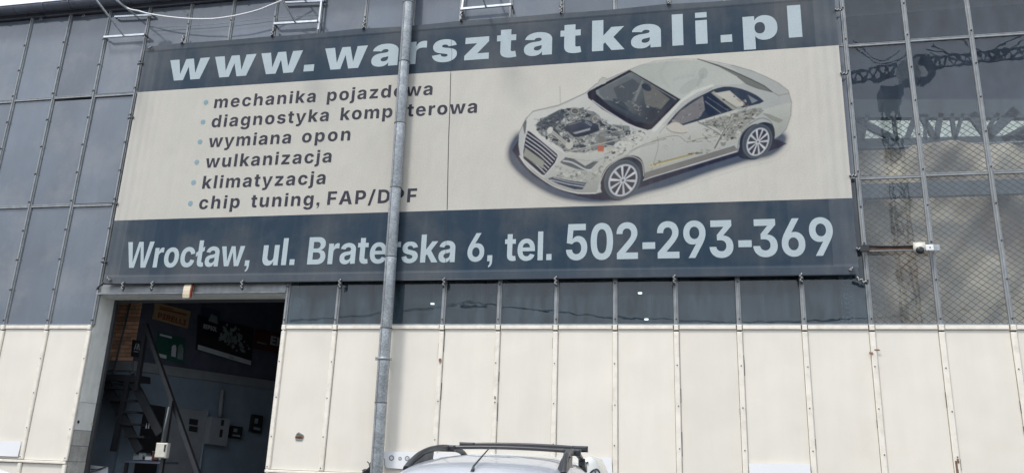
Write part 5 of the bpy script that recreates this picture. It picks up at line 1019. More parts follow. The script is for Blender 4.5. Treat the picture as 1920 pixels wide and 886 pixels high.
stroke(sm([(1308, 228), (1330, 240), (1350, 252), (1352, 262)], False, 4), 1.8, (120, 122, 116)); stroke(sm([(1376, 226), (1362, 240), (1352, 256), (1340, 278)], False, 4), 2.6, (112, 114, 108)); stroke(sm([(1377, 226), (1363, 240), (1353, 256)], False, 4), .8, (190, 190, 180))
fill(ell(1356, 268, 5, 6, 0), (138, 140, 134)); fill(ell(1356, 265, 4, 2, 0), (190, 190, 182))
fill(sm([a2(160, 826), a2(205, 785), a2(270, 770), a2(330, 800), a2(400, 850), a2(340, 880), a2(220, 866)], True, 4), (196, 189, 177)); stroke(sm([a2(160, 826), a2(215, 868), a4(330, 110), a4(380, 98)], False, 4), 1.0, (100, 100, 98))
# door seams, sill, gold rail
stroke(sm([(1233, 256), (1234, 275), (1226, 305), (1221, 320)], False, 4), .8, (128, 130, 124)); stroke(sm([(1324, 262), (1330, 250)], False, 2), .6, (140, 140, 134))
fill([a4(-10, 440), a4(480, 300), a4(495, 320), a4(-10, 470)], (196, 186, 140)); stroke([a4(0, 440), a4(90, 412), a4(480, 310)], 1.0, (128, 112, 66)); stroke([a4(60, 428), a4(440, 330)], .7, (92, 86, 66))
clutter([a4(0, 430), a4(90, 398), a4(90, 440), a4(0, 462)], 22, [(110, 100, 76), (200, 192, 150)], .8, 2); clutter([a4(380, 325), a4(540, 270), a4(640, 300), a4(520, 330)], 40, [(110, 112, 104), (170, 168, 156), (80, 84, 84)], 1, 3)
fill([(1196, 330), a4(0, 505), a4(870, 240), a4(912, 292), a4(0, 568), (1200, 340)], (128, 126, 122)); stroke([(1198, 341), a4(0, 568), a4(912, 290)], 1.2, (202, 204, 206)); stroke([(1196, 328), a4(0, 503), a4(870, 240)], .7, (96, 96, 94))
stroke(sm([(1383, 284), (1386, 262), (1400, 238), (1425, 222), (1445, 228), (1452, 248)], False, 4), 1.4, (118, 122, 122))
# wheels
def wheel(cx_, cy_, ra, rb, ang, rim, n_sp=10, tread=(-9, 1)):
    fill(ell(cx_+tread[0]*.55, cy_+tread[1]*.5, ra*1.04, rb*1.03, ang), (52, 62, 76)); fill(ell(cx_, cy_, ra, rb, ang), (78, 88, 98))
    stroke(ell(cx_, cy_, ra*.95, rb*.95, ang)+[ell(cx_, cy_, ra*.95, rb*.95, ang)[0]], .8, (108, 116, 124), .8)
    ia, ib = rim; fill(ell(cx_+1, cy_+1, ia*1.03, ib*1.03, ang), (186, 190, 194)); fill(ell(cx_+1, cy_+1, ia*.90, ib*.92, ang), (66, 68, 80))
    for k in range(n_sp):
        t = 2*math.pi*(k+.35)/n_sp
        q_ = []
        for dt_, rr_ in ((-.095, .94), (.095, .94), (.26, .16), (-.26, .16)):
            x, y = ia*rr_*math.cos(t+dt_), ib*rr_*math.sin(t+dt_); q_.append((cx_+1 + x*math.cos(ang)-y*math.sin(ang), cy_+1 + x*math.sin(ang)+y*math.cos(ang)))
        fill(q_, (188, 192, 198) if k % 2 else (206, 209, 212))
        stroke([q_[0], q_[3]], .5, (110, 112, 120), .7)
    fill(ell(cx_+1, cy_+1, ia*.2, ib*.2, ang), (188, 190, 194)); fill(ell(cx_+1, cy_+1, ia*.09, ib*.09, ang), (96, 98, 104))
fill(sm([(1130, 362), (1128, 340), (1145, 308), (1175, 292), (1200, 296), (1208, 318), (1203, 342), (1160, 372)], True, 4), (56, 64, 78))
wheel(1167, 337, 33, 39, .55, (24.5, 31)); stroke(sm([(1122, 350), (1136, 318), (1158, 300), (1182, 293), (1203, 304), (1207, 330)], False, 4), 1.3, (188, 188, 178))
fill(sm([(1384, 292), (1392, 262), (1412, 238), (1432, 229), (1450, 236), (1452, 262), (1440, 282), (1408, 298)], True, 4), (56, 64, 78))
wheel(1420, 265, 27, 34, .45, (19, 27), tread=(-8, 2))
# engine bay
bay = [a1(355, 800), a1(420, 735), a1(600, 640), a1(760, 615), a1(960, 660), a1(1110, 790), (1180, 236), (1182, 250), (1150, 272), (1100, 287), (1060, 284), (1040, 270), (1010, 250)]
fill(bay, (120, 125, 124), .85)
clutter(bay, 620, [(70, 78, 92), (172, 172, 164), (52, 60, 74), (196, 195, 186), (104, 108, 108), (60, 66, 78)], 1.3, 4.6)
fill([a1(360, 800), a1(420, 740), a1(600, 645), a1(690, 660), a1(640, 740), a1(560, 830), a3(640, 170), a3(560, 110)], (66, 74, 86), .8)
clutter([a1(370, 800), a1(430, 740), a1(600, 650), a1(700, 690), a1(620, 800), a3(640, 230), a3(560, 160)], 130, [(52, 60, 72), (110, 116, 120), (150, 152, 146), (84, 92, 102)], 1.2, 3.4)
cov = [a1(620, 850), a1(700, 790), a1(830, 745), a1(905, 755), a1(1000, 800), a3(1015, 80), a3(870, 135), a3(760, 150), a3(650, 60)]
grad(cov, (76, 84, 98), (56, 62, 76), a1(800, 760), a3(800, 140)); stroke(cov+[cov[0]], .8, (44, 50, 62))
fill([a3(740, 105), a3(925, 55), a3(920, 78), a3(770, 118)], (150, 156, 164)); stroke([a1(700, 800), a1(830, 760)], 1.3, (128, 134, 142))
for k in range(4): stroke(ell(*a1(880+k*16, 770+k*9), 1.8, 2.2, 0, 10)+[ell(*a1(880+k*16, 770+k*9), 1.8, 2.2, 0, 10)[0]], .5, (170, 176, 182))
fill(ell(*a1(765, 660), 9, 8, .2), (112, 112, 110)); stroke(ell(*a1(765, 655), 7.5, 6, .2, 18), 1.2, (176, 174, 166)); stroke(ell(*a1(765, 655), 4, 3, .2, 14), 1.0, (80, 84, 88)); fill(ell(*a1(960, 730), 8, 7, .5), (120, 122, 118)); stroke(ell(*a1(975, 735), 5, 5, .5, 14), 1.0, (176, 174, 166))
stroke([a3(500, 70), a3(700, 240)], 6, (176, 174, 164)); stroke([a3(500, 70), a3(700, 240)], 1.0, (120, 120, 116)); fill(ell(*a3(505, 80), 5, 7, .5), (196, 194, 184)); fill(ell(*a3(705, 230), 7, 8, .5), (186, 184, 174)); fill(ell(*a3(700, 190), 3, 3, 0), (70, 76, 86))
fill([a3(1000, 235), a3(1065, 235), a3(1065, 300), a3(1000, 300)], (196, 112, 84)); stroke([a3(1000, 255), a3(1065, 250)], 1, (120, 70, 58)); stroke([a3(1000, 278), a3(1065, 272)], 1, (128, 74, 60))
fill(ell(*a3(1130, 210), 9, 7, 0), (88, 94, 104)); fill(ell(*a3(1130, 270), 8, 6, 0), (178, 176, 166)); fill(ell(*a3(1040, 180), 6, 7, .2), (126, 122, 116))
for pts in ([a1(960, 660), a1(1010, 690), a1(1050, 770), a1(1110, 800)], [a1(1130, 790), a1(1200, 830), a1(1250, 850), a3(1260, 60)], [a3(1240, 0), a3(1290, 150), a3(1390, 210)], [a3(1080, 230), a3(1240, 270)], [a3(660, 310), a3(1350, 140), a3(1430, 120)], [a3(700, 360), a3(970, 385), a3(1200, 290)]):
    stroke(sm(pts, False, 4), 1.1, (196, 195, 186)); stroke(sm([(x, y+1.1) for x, y in pts], False, 4), .6, (100, 104, 106))
clutter([(1150, 268), (1182, 240), (1222, 250), (1212, 262), (1165, 292), (1128, 300)], 170, [(92, 96, 98), (170, 170, 160), (64, 70, 78), (200, 199, 188)], 1, 3.4)
clutter([(1236, 262), (1300, 246), (1340, 240), (1352, 262), (1300, 268), (1240, 276)], 60, [(160, 160, 150), (190, 189, 178), (120, 122, 116)], 1, 2.6)
# headlight and wing
fill([a3(608, 410), a3(668, 358), a3(760, 380), a3(870, 460), a3(970, 400), a3(1010, 400), a3(930, 480), a3(880, 500), a3(780, 480), a3(640, 430)], (104, 108, 110)); stroke(sm([a3(640, 395), a3(740, 415), a3(870, 485), a3(935, 488)], False, 3), 2.4, (196, 198, 196)); stroke([a3(660, 362), a3(760, 385), a3(870, 455), a3(960, 405)], 1.2, (60, 66, 74))
clutter([a3(570, 440), a3(860, 520), a3(900, 620), a3(600, 570)], 130, [(160, 160, 150), (200, 199, 188), (112, 114, 108), (140, 140, 130)], 1.2, 4)
clutter([a3(900, 560), a3(1000, 470), a3(1180, 330), a3(1250, 290), a3(1240, 330), a3(1080, 470), a3(980, 600)], 150, [(150, 150, 140), (200, 199, 188), (104, 106, 100), (130, 130, 122)], 1, 3)
# grille, plate, lower intakes
gr = [a3(270, 78), a3(300, 88), a3(580, 318), a3(592, 345), a3(560, 420), a3(450, 550), a3(420, 545), a3(225, 375), a3(222, 300), a3(245, 160)]
fill(gr, (48, 54, 72)); stroke(gr+[gr[0]], 1.8, (198, 200, 196))
for k in range(7):
    t = (k+.6)/7.4
    La = np.array(a3(268, 84))*(1-t)+np.array(a3(226, 372))*t; Ra = np.array(a3(586, 335))*(1-t)+np.array(a3(440, 548))*t
    md = (La*.5+Ra*.5)+np.array((1.2, -1.4)); stroke(sm([tuple(La), tuple(md), tuple(Ra)], False, 4), 1.5, (196, 199, 206))
fill([a3(248, 258), a3(446, 402), a3(432, 478), a3(228, 342)], (150, 152, 142)); stroke([a3(248, 258), a3(446, 402), a3(432, 478), a3(228, 342), a3(248, 258)], .7, (96, 98, 98))
fg = [a3(485, 582), a3(540, 562), a3(700, 600), a3(882, 624), a3(842, 692), a3(760, 690), a3(600, 640)]
fill(fg, (68, 76, 92)); stroke([a3(510, 590), a3(700, 640), a3(860, 665)], 1.3, (192, 196, 202)); stroke([a3(540, 570), a3(700, 615), a3(870, 640)], 1.1, (180, 184, 192)); stroke(fg+[fg[0]], .7, (110, 114, 116))
stroke(sm([(974, 292), (990, 314), (1022, 339), (1048, 353), (1084, 362), (1117, 362)], False, 4), 1.6, (212, 212, 206)); fill(sm([a1(225, 800), a1(262, 748), a1(250, 880), a1(240, 886)], True, 3), (112, 116, 118))
# to the banner: one small quad per print dot cell, in the banner's own plane
lo = art.reshape(AH, SS, AW, SS, 4).astype(np.float64); al_ = lo[..., 3:4].sum((1, 3)); rgb_ = (lo[..., :3]*lo[..., 3:4]).sum((1, 3))/np.maximum(al_, 1e-6)
low = np.concatenate([rgb_, al_/(SS*SS)], -1)
gx0, gx1 = hY(AX0+6, 330, BY).x, hY(AX0+AW-4, 330, BY).x; gz0, gz1 = wz0+.012, wz1-.012
NX, NZ = 620, int(620*(gz1-gz0)/(gx1-gx0))
gx = np.linspace(gx0, gx1, NX); gz = np.linspace(gz0, gz1, NZ); GX, GZ_ = np.meshgrid(gx, gz)
d3 = np.stack([GX-CAM[0], np.full_like(GX, BY-CAM[1]), GZ_-CAM[2]], -1) @ RM
U = 960 + FPX*d3[..., 0]/d3[..., 1] - AX0 - .5; V = 443 - FPX*d3[..., 2]/d3[..., 1] - AY0 - .5
ok = (U > 0) & (U < AW-1.01) & (V > 0) & (V < AH-1.01); Uc = np.clip(U, 0, AW-1.01); Vc = np.clip(V, 0, AH-1.01)
iu, iv = Uc.astype(int), Vc.astype(int); fu, fv = (Uc-iu)[..., None], (Vc-iv)[..., None]
pm4 = low.copy(); pm4[..., :3] *= pm4[..., 3:4]
C4 = (pm4[iv, iu]*(1-fu)+pm4[iv, iu+1]*fu)*(1-fv) + (pm4[iv+1, iu]*(1-fu)+pm4[iv+1, iu+1]*fu)*fv
C4[~ok] = 0; C4[..., :3] /= np.maximum(C4[..., 3:4], 1e-5)
idx = np.arange(NX*NZ).reshape(NZ, NX); A_ = C4[..., 3]
keep = (A_[:-1, :-1]+A_[1:, :-1]+A_[:-1, 1:]+A_[1:, 1:]) > .02
q = np.stack([idx[:-1, :-1], idx[:-1, 1:], idx[1:, 1:], idx[1:, :-1]], -1)[keep]
used = np.unique(q); rem = np.full(NX*NZ, -1); rem[used] = np.arange(len(used)); q = rem[q]
co = np.stack([GX.ravel(), np.full(NX*NZ, -.0015), GZ_.ravel()], -1)[used]
me = bpy.data.meshes.new('printed_car'); me.vertices.add(len(co)); me.vertices.foreach_set('co', co.ravel())
me.loops.add(q.size); me.loops.foreach_set('vertex_index', q.ravel().astype(np.int32)); me.polygons.add(len(q)); me.polygons.foreach_set('loop_start', np.arange(0, q.size, 4, dtype=np.int32))
me.polygons.foreach_set('loop_total', np.full(len(q), 4, np.int32)); me.update(calc_edges=True)
ca = me.color_attributes.new('ink', 'FLOAT_COLOR', 'POINT'); ca.data.foreach_set('color', C4.reshape(-1, 4)[used].astype(np.float32).ravel())
me.materials.append(banner_mat('printed_picture', None, 'ink'))
pc = bpy.data.objects.new('printed_car', me); COL.objects.link(pc); pc.parent = ban; pc.location = (0, 0, 0)
pc['label'] = 'flat print of a cutaway silver saloon car'
# ------------------------------------------------------------------ downpipe in front of the facade
PY = -.25
pipe = thing('downpipe', 'tall galvanised steel downpipe running up the facade in front of the banner', 'pipe', hY(705, 886, PY))
def pipe_at(z):
    a, b = Vector((7.982, PY, 10.255)), Vector((8.071, PY, 2.575)); t = (z-a.z)/(b.z-a.z); return a + (b-a)*t
R_ = .102; js = [11.3, 10.27, 8.98, 7.70, 6.42, 5.117, 3.84, 2.57, 1.3, .05]
for k in range(len(js)-1):
    a, b = pipe_at(js[k]), pipe_at(js[k+1])
    sx_ = (k % 2)*.004
    seg = MB().tube([a+Vector((sx_, 0, -.004)), b+Vector((sx_, 0, .012)), b+Vector((sx_, 0, .0))], [R_, R_, R_-.005], 32, cap=False)
    seg_o = add('pipe_section', seg, M['galv'], pipe)
    add('joint_ring', MB().tube([b+Vector((sx_, 0, .012)), b+Vector((sx_, 0, -.006))], [R_+.005, R_+.005], 32), M['seam'], seg_o)
    th_ = math.radians(-112); o_ = Vector((R_*math.cos(th_), R_*math.sin(th_), 0)) * .995
    add('lock_seam', MB().bar(a+o_+Vector((sx_, 0, -.01)), b+o_+Vector((sx_, 0, .014)), .008, .009), M['seam'], seg_o)
c = pipe_at(3.31)
cl = MB().tube([c+Vector((0, 0, .022)), c-Vector((0, 0, .022))], [R_+.008]*2, 28)
cl.box(c.x-R_-.05, c.x-R_+.01, PY-.015, PY+.02, c.z-.022, c.z+.03); cl.box(c.x+R_-.01, c.x+R_+.035, PY-.015, PY+.02, c.z-.022, c.z+.022)
cl.bar((c.x, PY+R_, c.z), (c.x, -.01, c.z), .03)
add('clamp', cl, M['mull'], pipe)
for z in (5.9, 9.6): 
    c = pipe_at(z); add('clamp', MB().bar((c.x, PY+R_, c.z), (c.x, -.01 if z < 5 else BY-.01, c.z), .03), M['mull'], pipe)
cb_ = MB(); rr4 = random.Random(4); base = hY(690, 884, -.15)
for k in range(7):
    pts = [base + Vector(((.055+.01*k)*math.sin(q*.7+k*.9) - .03 + .008*k, -.02*k*.3, .07*math.cos(q*.55+k*.6) - .02*q + .10)) for q in range(14)]
    cb_.tube(pts, .009, 6)
cab = thing('cable_bundle', 'tangle of black cable at the foot of the downpipe', 'cable', base); add('cable_loops', cb_, M['black'], cab)

# ------------------------------------------------------------------ lamp brackets above the banner, with the hose slung between them
def bracket(lab, L_, R2, up, strut, upright):
    """L_, R2: photo points of the two ends of the lower bar"""
    off = -.14
    a, b = hY(*L_, off), hY(*R2, off); T = thing('lamp_bracket', lab, 'bracket', a, group='square-tube brackets above the banner')
    add('lower_bar', MB().bar(a, b, .042), M['steel'], T)
    m_ = (a+b)/2
    tip = Vector((m_.x - .08, -1.25, m_.z + .42)); add('strut', MB().bar(m_+Vector((0, -.02, 0)), tip, .03), M['steel'], T)
    a2_, b2_ = a + Vector((.12, .06, .52)), b + Vector((.06, .06, .50)); add('upper_bar', MB().bar(a2_, b2_, .036), M['steel'], T)
    m2_ = (a2_+b2_)/2 + Vector((.06, 0, 0)); tip2 = Vector((m2_.x, -1.25, tip.z+.05)); add('arm', MB().bar(m2_, tip2, .03), M['steel'], T)
    for p_ in upright:
        q0 = hY(*p_[0], -.10); q1 = hY(*p_[1], -.10); add('upright', MB().bar(q0, q1 + (q1-q0)*.5, .034), M['steel'], T)
    for p_ in (a, b): add('foot', MB().bar(p_, Vector((p_.x, -.01, p_.z)), .03), M['dsteel'], T)
    for p_ in (a2_, b2_): add('foot', MB().bar(p_, Vector((p_.x, -.01, p_.z)), .03), M['dsteel'], T)
    # floodlight at the tip, above the top edge of the picture
    h_ = MB().bevbox(tip.x-.16, tip.x+.16, tip.y-.06, tip.y+.04, tip.z-.02, tip.z+.2, .01); hd = add('floodlight', h_, M['black'], T)
    add('lens', MB().box(tip.x-.14, tip.x+.14, tip.y+.041, tip.y+.045, tip.z, tip.z+.18), M['lens'], hd)
    return T
bracket('square-tube lamp bracket above the left end of the banner', (195, 70), (271, 65), None, None, [])
bracket('square-tube lamp bracket above the banner, left of the downpipe', (514, 45), (595, 40), None, None, [((597, 56), (603, 2))])
bracket('square-tube lamp bracket above the banner, right of the downpipe', (864, 17.5), (959, 9), None, None, [((864, 36), (868, 4))])
hose = thing('hose', 'pale hose slung between the first two lamp brackets', 'hose', hY(237, 15, -.35))
hp = sm_ = [hY(x, y, -.35) for x, y in ((205, -12), (237, 14.5), (260, 21), (281, 26.5), (316, 32), (355, 35.5), (385, 36), (406, 35), (440, 30), (480, 20.5), (505, 11), (531, 0), (560, -16))]
def cr3(p, k=6):
    o_ = []
    for i in range(len(p)-1):
        a, b, c, d = p[max(i-1, 0)], p[i], p[i+1], p[min(i+2, len(p)-1)]
        for j in range(k):
            t = j/k; o_.append(.5*((2*b)+(c-a)*t+(2*a-5*b+4*c-d)*t*t+(3*b-a-3*c+d)*t**3))
    return o_+[p[-1]]
add('hose_line', MB().tube(cr3(hp), .017, 8), M['whitep'], hose)
wire2 = thing('wire', 'thin wire strung along the grey panels above the banner', 'wire', hY(300, 52, -.06))
add('wire_line', MB().tube([hY(x, y, -.06) for x, y in ((281, 53), (400, 46), (480, 37), (500, 34), (600, 29))], .006, 5), M['mull'], wire2)

# ------------------------------------------------------------------ siren above the gateway
sa, sb = hY(342, 558, -.1), hY(362, 532, -.1)
sir = thing('alarm_siren', 'cream alarm siren with red-brown sides above the gateway', 'siren', ((sa.x+sb.x)/2, -.03, sa.z))
prof = [(-.10, 0), (-.115, .07), (-.118, .14), (-.11, .21), (-.085, .265)]
mb = MB(); x0_, x1_ = sa.x, sb.x-.035; zb_s = sa.z
for (y0_, z0_), (y1_, z1_) in zip(prof[:-1], prof[1:]): mb.quad((x0_, y0_, zb_s+z0_), (x1_, y0_, zb_s+z0_), (x1_, y1_, zb_s+z1_), (x0_, y1_, zb_s+z1_))
mb.quad((x0_, -.1, zb_s), (x1_, -.1, zb_s), (x1_, -.05, zb_s), (x0_, -.05, zb_s)); mb.quad((x0_, -.085, zb_s+.265), (x1_, -.085, zb_s+.265), (x1_, -.05, zb_s+.27), (x0_, -.05, zb_s+.27))
add('front_cover', mb, M['ivory'], sir)
mb = MB(); side = [(y*.93, zb_s+.008+z*.95) for y, z in prof] + [(-.05, zb_s+.26), (-.05, zb_s+.01)]
mb.prism([(x1_-.03, y, z) for y, z in side], (.050, 0, 0)); mb.prism([(x0_-.008, y, z) for y, z in side], (.03, 0, 0))
add('side_lens', mb, M['redbrown'], sir); add('base_plate', MB().box(x0_+.01, sb.x-.02, -.06, -.036, zb_s+.01, zb_s+.25), M['jamb'], sir)

# ------------------------------------------------------------------ detector on its rail, right of the banner
a, b = hY(1616, 467, -.10), hY(1761, 464.5, -.10)
rail = thing('mounting_rail', 'rusty horizontal channel fixed across the strips right of the banner', 'rail', a)
add('channel', MB().bar(a, b, .075, .03, up=(0, 1, 0)), M['rust'], rail)
add('top_lip', MB().bar(a+Vector((0, -.022, .035)), b+Vector((0, -.022, .033)), .012), M['galv'], rail)
add('bottom_lip', MB().bar(a+Vector((0, -.022, -.035)), b+Vector((0, -.022, -.033)), .012), M['galv'], rail)
add('cable', MB().tube(cr3([hY(x, y, -.14) for x, y in ((1617, 459), (1640, 461), (1670, 461.5), (1700, 461), (1714, 460))]), .012, 6), M['black'], rail)
add('bracket_end', MB().box(b.x-.14, b.x, -.135, -.12, b.z-.05, b.z+.05), M['galv'], rail)
add('clip', MB().box(a.x-.04, a.x+.10, -.15, -.09, a.z-.045, a.z+.045), M['black'], rail)
det = thing('motion_detector', 'cream motion detector with a dark lens on the rail right of the banner', 'detector', hY(1723, 472, -.15))
p, q = hY(1713, 471, -.14), hY(1734, 453, -.14); cxd, wd, hd_ = (p.x+q.x)/2, q.x-p.x, q.z-p.z
ring = []
mb = MB()
for k in range(7):
    t = k/6*math.pi/2; ring.append((wd/2*math.cos(t), .10*math.sin(t)))
dom = [hY(1723, 466, -.14) + Vector((0, -y, 0)) for r, y in ring]
mb.tube([p_ for p_ in dom], [max(.012, r) for r, y in ring], 20); add('dome_cover', mb, M['ivory2'], det)
mb = MB().bevbox(cxd-wd/2, cxd+wd/2, -.17, -.12, p.z+.015, q.z-.01, .012); add('housing', mb, M['ivory2'], det)
lc = hY(1726, 468, -.24); add('lens', MB().tube([lc+Vector((0, .03, 0)), lc, lc-Vector((0, .02, 0))], [.062, .056, .03], 18), M['black'], det)
jb = thing('junction_box', 'white junction box beside the motion detector', 'junction box', hY(1742, 470, -.15))
p, q = hY(1736, 470.5, -.14), hY(1749, 459, -.14); add('box_body', MB().bevbox(p.x, q.x, -.18, -.13, p.z, q.z, .008), M['whitep'], jb)
add('screw', MB().cone(((p.x+q.x)/2, -.18, (p.z+q.z)/2), .012, .008, .006, 8), M['bolt'], jb)

# ------------------------------------------------------------------ small things on the cream sheets
p, q = hY(553, 824, -.012), hY(570, 810, -.012); w_, h_ = q.x-p.x, q.z-p.z
em_ = thing('metal_emblem', 'small grey house-shaped metal emblem on the cream sheet right of the gateway', 'emblem', (p.x, -.01, p.z))
def ep(x, y): return (p.x + x*w_, -.004, p.z + y*h_)
add('lower_plate', MB().prism([ep(.05, 0), ep(.85, .0), ep(.85, .14), ep(.05, .14)], (0, -.012, 0)), M['mull'], em_)
add('text_plate', MB().prism([ep(.0, .24), ep(.9, .18), ep(1.0, .5), ep(.9, .56), ep(.02, .56)], (0, -.012, 0)), M['rust'], em_)
add('roof_plate', MB().prism([ep(.05, .62), ep(1.0, .60), ep(.9, .75), ep(.35, 1.05), ep(.12, .78)], (0, -.012, 0)), M['mull'], em_)
hs = MB()
for k in range(5): hs.bar(Vector(ep(.12+k*.16, .64))+Vector((0, -.014, 0)), Vector(ep(.26+k*.13, .92-.05*k))+Vector((0, -.014, 0)), .006)
for k in range(7): hs.bar(Vector(ep(.10+k*.11, .26))+Vector((0, -.014, 0)), Vector(ep(.10+k*.11, .48))+Vector((0, -.014, 0)), .007)
add('relief', hs, M['bolt'], em_)
def sign(lab, c, rings=(), notch=False):
    P4 = [hY(x, y, -.055) for x, y in c]; T = thing('white_board', lab, 'board', P4[3], group=None)
    add('board', MB().prism(P4, (0, .012, 0)), M['whitep'], T)
    for (x, y, r) in rings:
        cc = hY(x, y, -.057); ringp = []
        mb = MB(); n_ = 16
        for k in range(n_):
            t0, t1 = 2*math.pi*k/n_, 2*math.pi*(k+1)/n_
            mb.face([cc+Vector((r*math.cos(t), -.001, r*math.sin(t))) for t in (t0, t1)] + [cc+Vector((r*.62*math.cos(t), -.001, r*.62*math.sin(t))) for t in (t1, t0)])
        mb.bar(cc+Vector((-r*.4, -.001, -r*.2)), cc+Vector((r*.4, -.001, r*.25)), r*.28, .001)
        add('printed_ring', mb, M['conc'], T)
    return T
sign('white board with four faint printed rings between the downpipe and the silver car', ((716, 845), (1034, 852), (1034, 895), (722, 876)), ((734, 857.5, .045), (750, 858.5, .03), (763.5, 858.5, .042), (781, 857, .032), (800, 858, .04)))
sign('plain white board behind the roof of the pale car', ((1044, 855), (1146, 857), (1150, 905), (1044, 903)))
sign('plain white board low on the sheets at the right', ((1404, 868), (1519, 869), (1522, 915), (1407, 913)))
sign('white board at the far left of the facade', ((-80, 826), (40, 826), (33, 855), (-90, 851)))
lb = MB().tube(cr3([hY(x, y, -.06) for x, y in ((715, 857), (721, 860), (721, 870), (724, 876))]), .006, 5); add('crack_line', lb, M['mull'], hall)

# ------------------------------------------------------------------ cars
def car(name, label, paint, S_, loc, rotz, extra=None):
    """S_: stations (y, z_roof, w_roof, z_belt, w_belt, z_sill, w_low, cabin) from nose to tail, nose towards -y"""
    T = thing(name, label, 'car', loc); T.rotation_euler.z = rotz
    bm = bmesh.new(); rows_ = []
    for (y, zr, wr, zb, wb, zs, wl, cab) in S_:
        ring = [(0, zs), (wl*.7, zs), (wl, zs+.08), (wl+.03, (zs+zb)/2), (wb, zb), (wr+(wb-wr)*.12 if cab else wr, zb+(zr-zb)*.86 if cab else zb+(zr-zb)*.6), (wr*.88, zr-.012), (wr*.5, zr+.012), (0, zr+.018)]
        full = [(x, z) for x, z in ring] + [(-x, z) for x, z in reversed(ring[1:-1])]
        rows_.append([bm.verts.new((x, y, z)) for x, z in full])
    n_ = len(rows_[0]); me0 = bpy.data.meshes.new('tmp')
    for i in range(len(rows_)-1):
        cab = S_[i][7] and S_[i+1][7]
        for j in range(n_):
            f_ = bm.faces.new((rows_[i][j], rows_[i][(j+1) % n_], rows_[i+1][(j+1) % n_], rows_[i+1][j]))
            if cab and j in (4, n_-5): f_.material_index = 1 if S_[i][7] == 1 else 0
            if (S_[i][7] == 2 and j in (5, 6, 7, 8, 9, 10)) : f_.material_index = 1
    bm.faces.new(rows_[0]); bm.faces.new(list(reversed(rows_[-1])))
    bmesh.ops.recalc_face_normals(bm, faces=bm.faces); bmesh.ops.subdivide_edges(bm, edges=[], cuts=0); bm.to_mesh(me0); bm.free()
    tmp = bpy.data.objects.new('tmp', me0); COL.objects.link(tmp); me0.materials.append(None); me0.materials.append(None)
    md = tmp.modifiers.new('s', 'SUBSURF'); md.levels = 2; md.render_levels = 2
    dg = bpy.context.evaluated_depsgraph_get(); ev = bpy.data.meshes.new_from_object(tmp.evaluated_get(dg)); bpy.data.objects.remove(tmp)
    for idx_, nm_, mt_ in ((0, 'body', paint), (1, 'windows', M['carglass'])):
        b_ = bmesh.new(); b_.from_mesh(ev); bmesh.ops.delete(b_, geom=[f_ for f_ in b_.faces if f_.material_index != idx_], context='FACES')
        for f_ in b_.faces: f_.smooth = True; f_.material_index = 0
        m_ = bpy.data.meshes.new(nm_); b_.to_mesh(m_); b_.free(); m_.materials.clear(); m_.materials.append(mt_)
        o_ = bpy.data.objects.new(nm_, m_); COL.objects.link(o_); o_.parent = T
    y0_, y1_ = S_[1][0], S_[-2][0]; wl_ = S_[len(S_)//2][6]
    for yy in (y0_+.55, y1_-.55):
        for s_ in (-1, 1):
            wobj = bpy.data.objects.new('wheel', MB().tube([(s_*(wl_-.16), yy, .33), (s_*(wl_+.045), yy, .33)], .33, 28).mesh('wheel', M['tyre'])); COL.objects.link(wobj); wobj.parent = T
            r_o = bpy.data.objects.new('rim', MB().tube([(s_*(wl_+.03), yy, .33), (s_*(wl_+.052), yy, .33)], [.22, .20], 20).mesh('rim', M['steel'])); COL.objects.link(r_o); r_o.parent = wobj
    for s_ in (-1, 1):
        h_ = bpy.data.objects.new('headlight', MB().bevbox(s_*(wl_-.22)-.14, s_*(wl_-.22)+.14, y0_-.07, y0_+.12, .66, .80, .02).mesh('headlight', M['lens'])); COL.objects.link(h_); h_.parent = T
    return T
def loc_add(T, name, mb, mat, label=None):
    me_ = mb.mesh(name, mat); o_ = bpy.data.objects.new(name, me_); COL.objects.link(o_); o_.parent = T
    if label: o_['label'] = label
    return o_
CY = -6.9
suvS = [(-2.95, .72, .60, .66, .66, .36, .62, 0), (-2.86, .86, .70, .74, .78, .26, .78, 0), (-2.3, .99, .70, .90, .86, .22, .84, 0), (-1.75, 1.06, .68, .97, .88, .22, .86, 2), (-1.15, 1.53, .545, 1.03, .89, .22, .87, 1), (-.85, 1.605, .56, 1.04, .89, .22, .87, 1),
        (-.3, 1.665, .575, 1.05, .89, .22, .87, 1), (.4, 1.69, .58, 1.06, .89, .22, .87, 1), (1.1, 1.675, .575, 1.08, .88, .24, .86, 1), (1.5, 1.60, .55, 1.09, .86, .28, .84, 2), (1.72, 1.12, .70, 1.02, .80, .30, .78, 0), (1.8, .8, .68, .7, .74, .36, .7, 0)]
suv = car('parked_car', 'silver car with black roof rails and crossbars parked before the facade', M['silver'], suvS, (11.64, CY, 0), math.radians(2.0))
def suv_roof(x, y):
    """height of the silver roof in car coordinates"""
    ys_ = [s[0] for s in suvS]; zs_ = [s[1] for s in suvS]; z = float(np.interp(y, ys_, zs_)); return z + .012 - .10*(abs(x)/.57)**2.6
for xr in (-.33, -.17, 0, .17, .33)[:0]: pass
for yy_ in (-.62, -.30):      # pressed ribs running across the front of the roof
    loc_add(suv, 'roof_rib', MB().tube([(x/20*.50, yy_ + .03*(x/20)**2, suv_roof(x/20*.50, yy_)-.001) for x in range(-20, 21)], .006, 6), M['mull'])
railp = {}
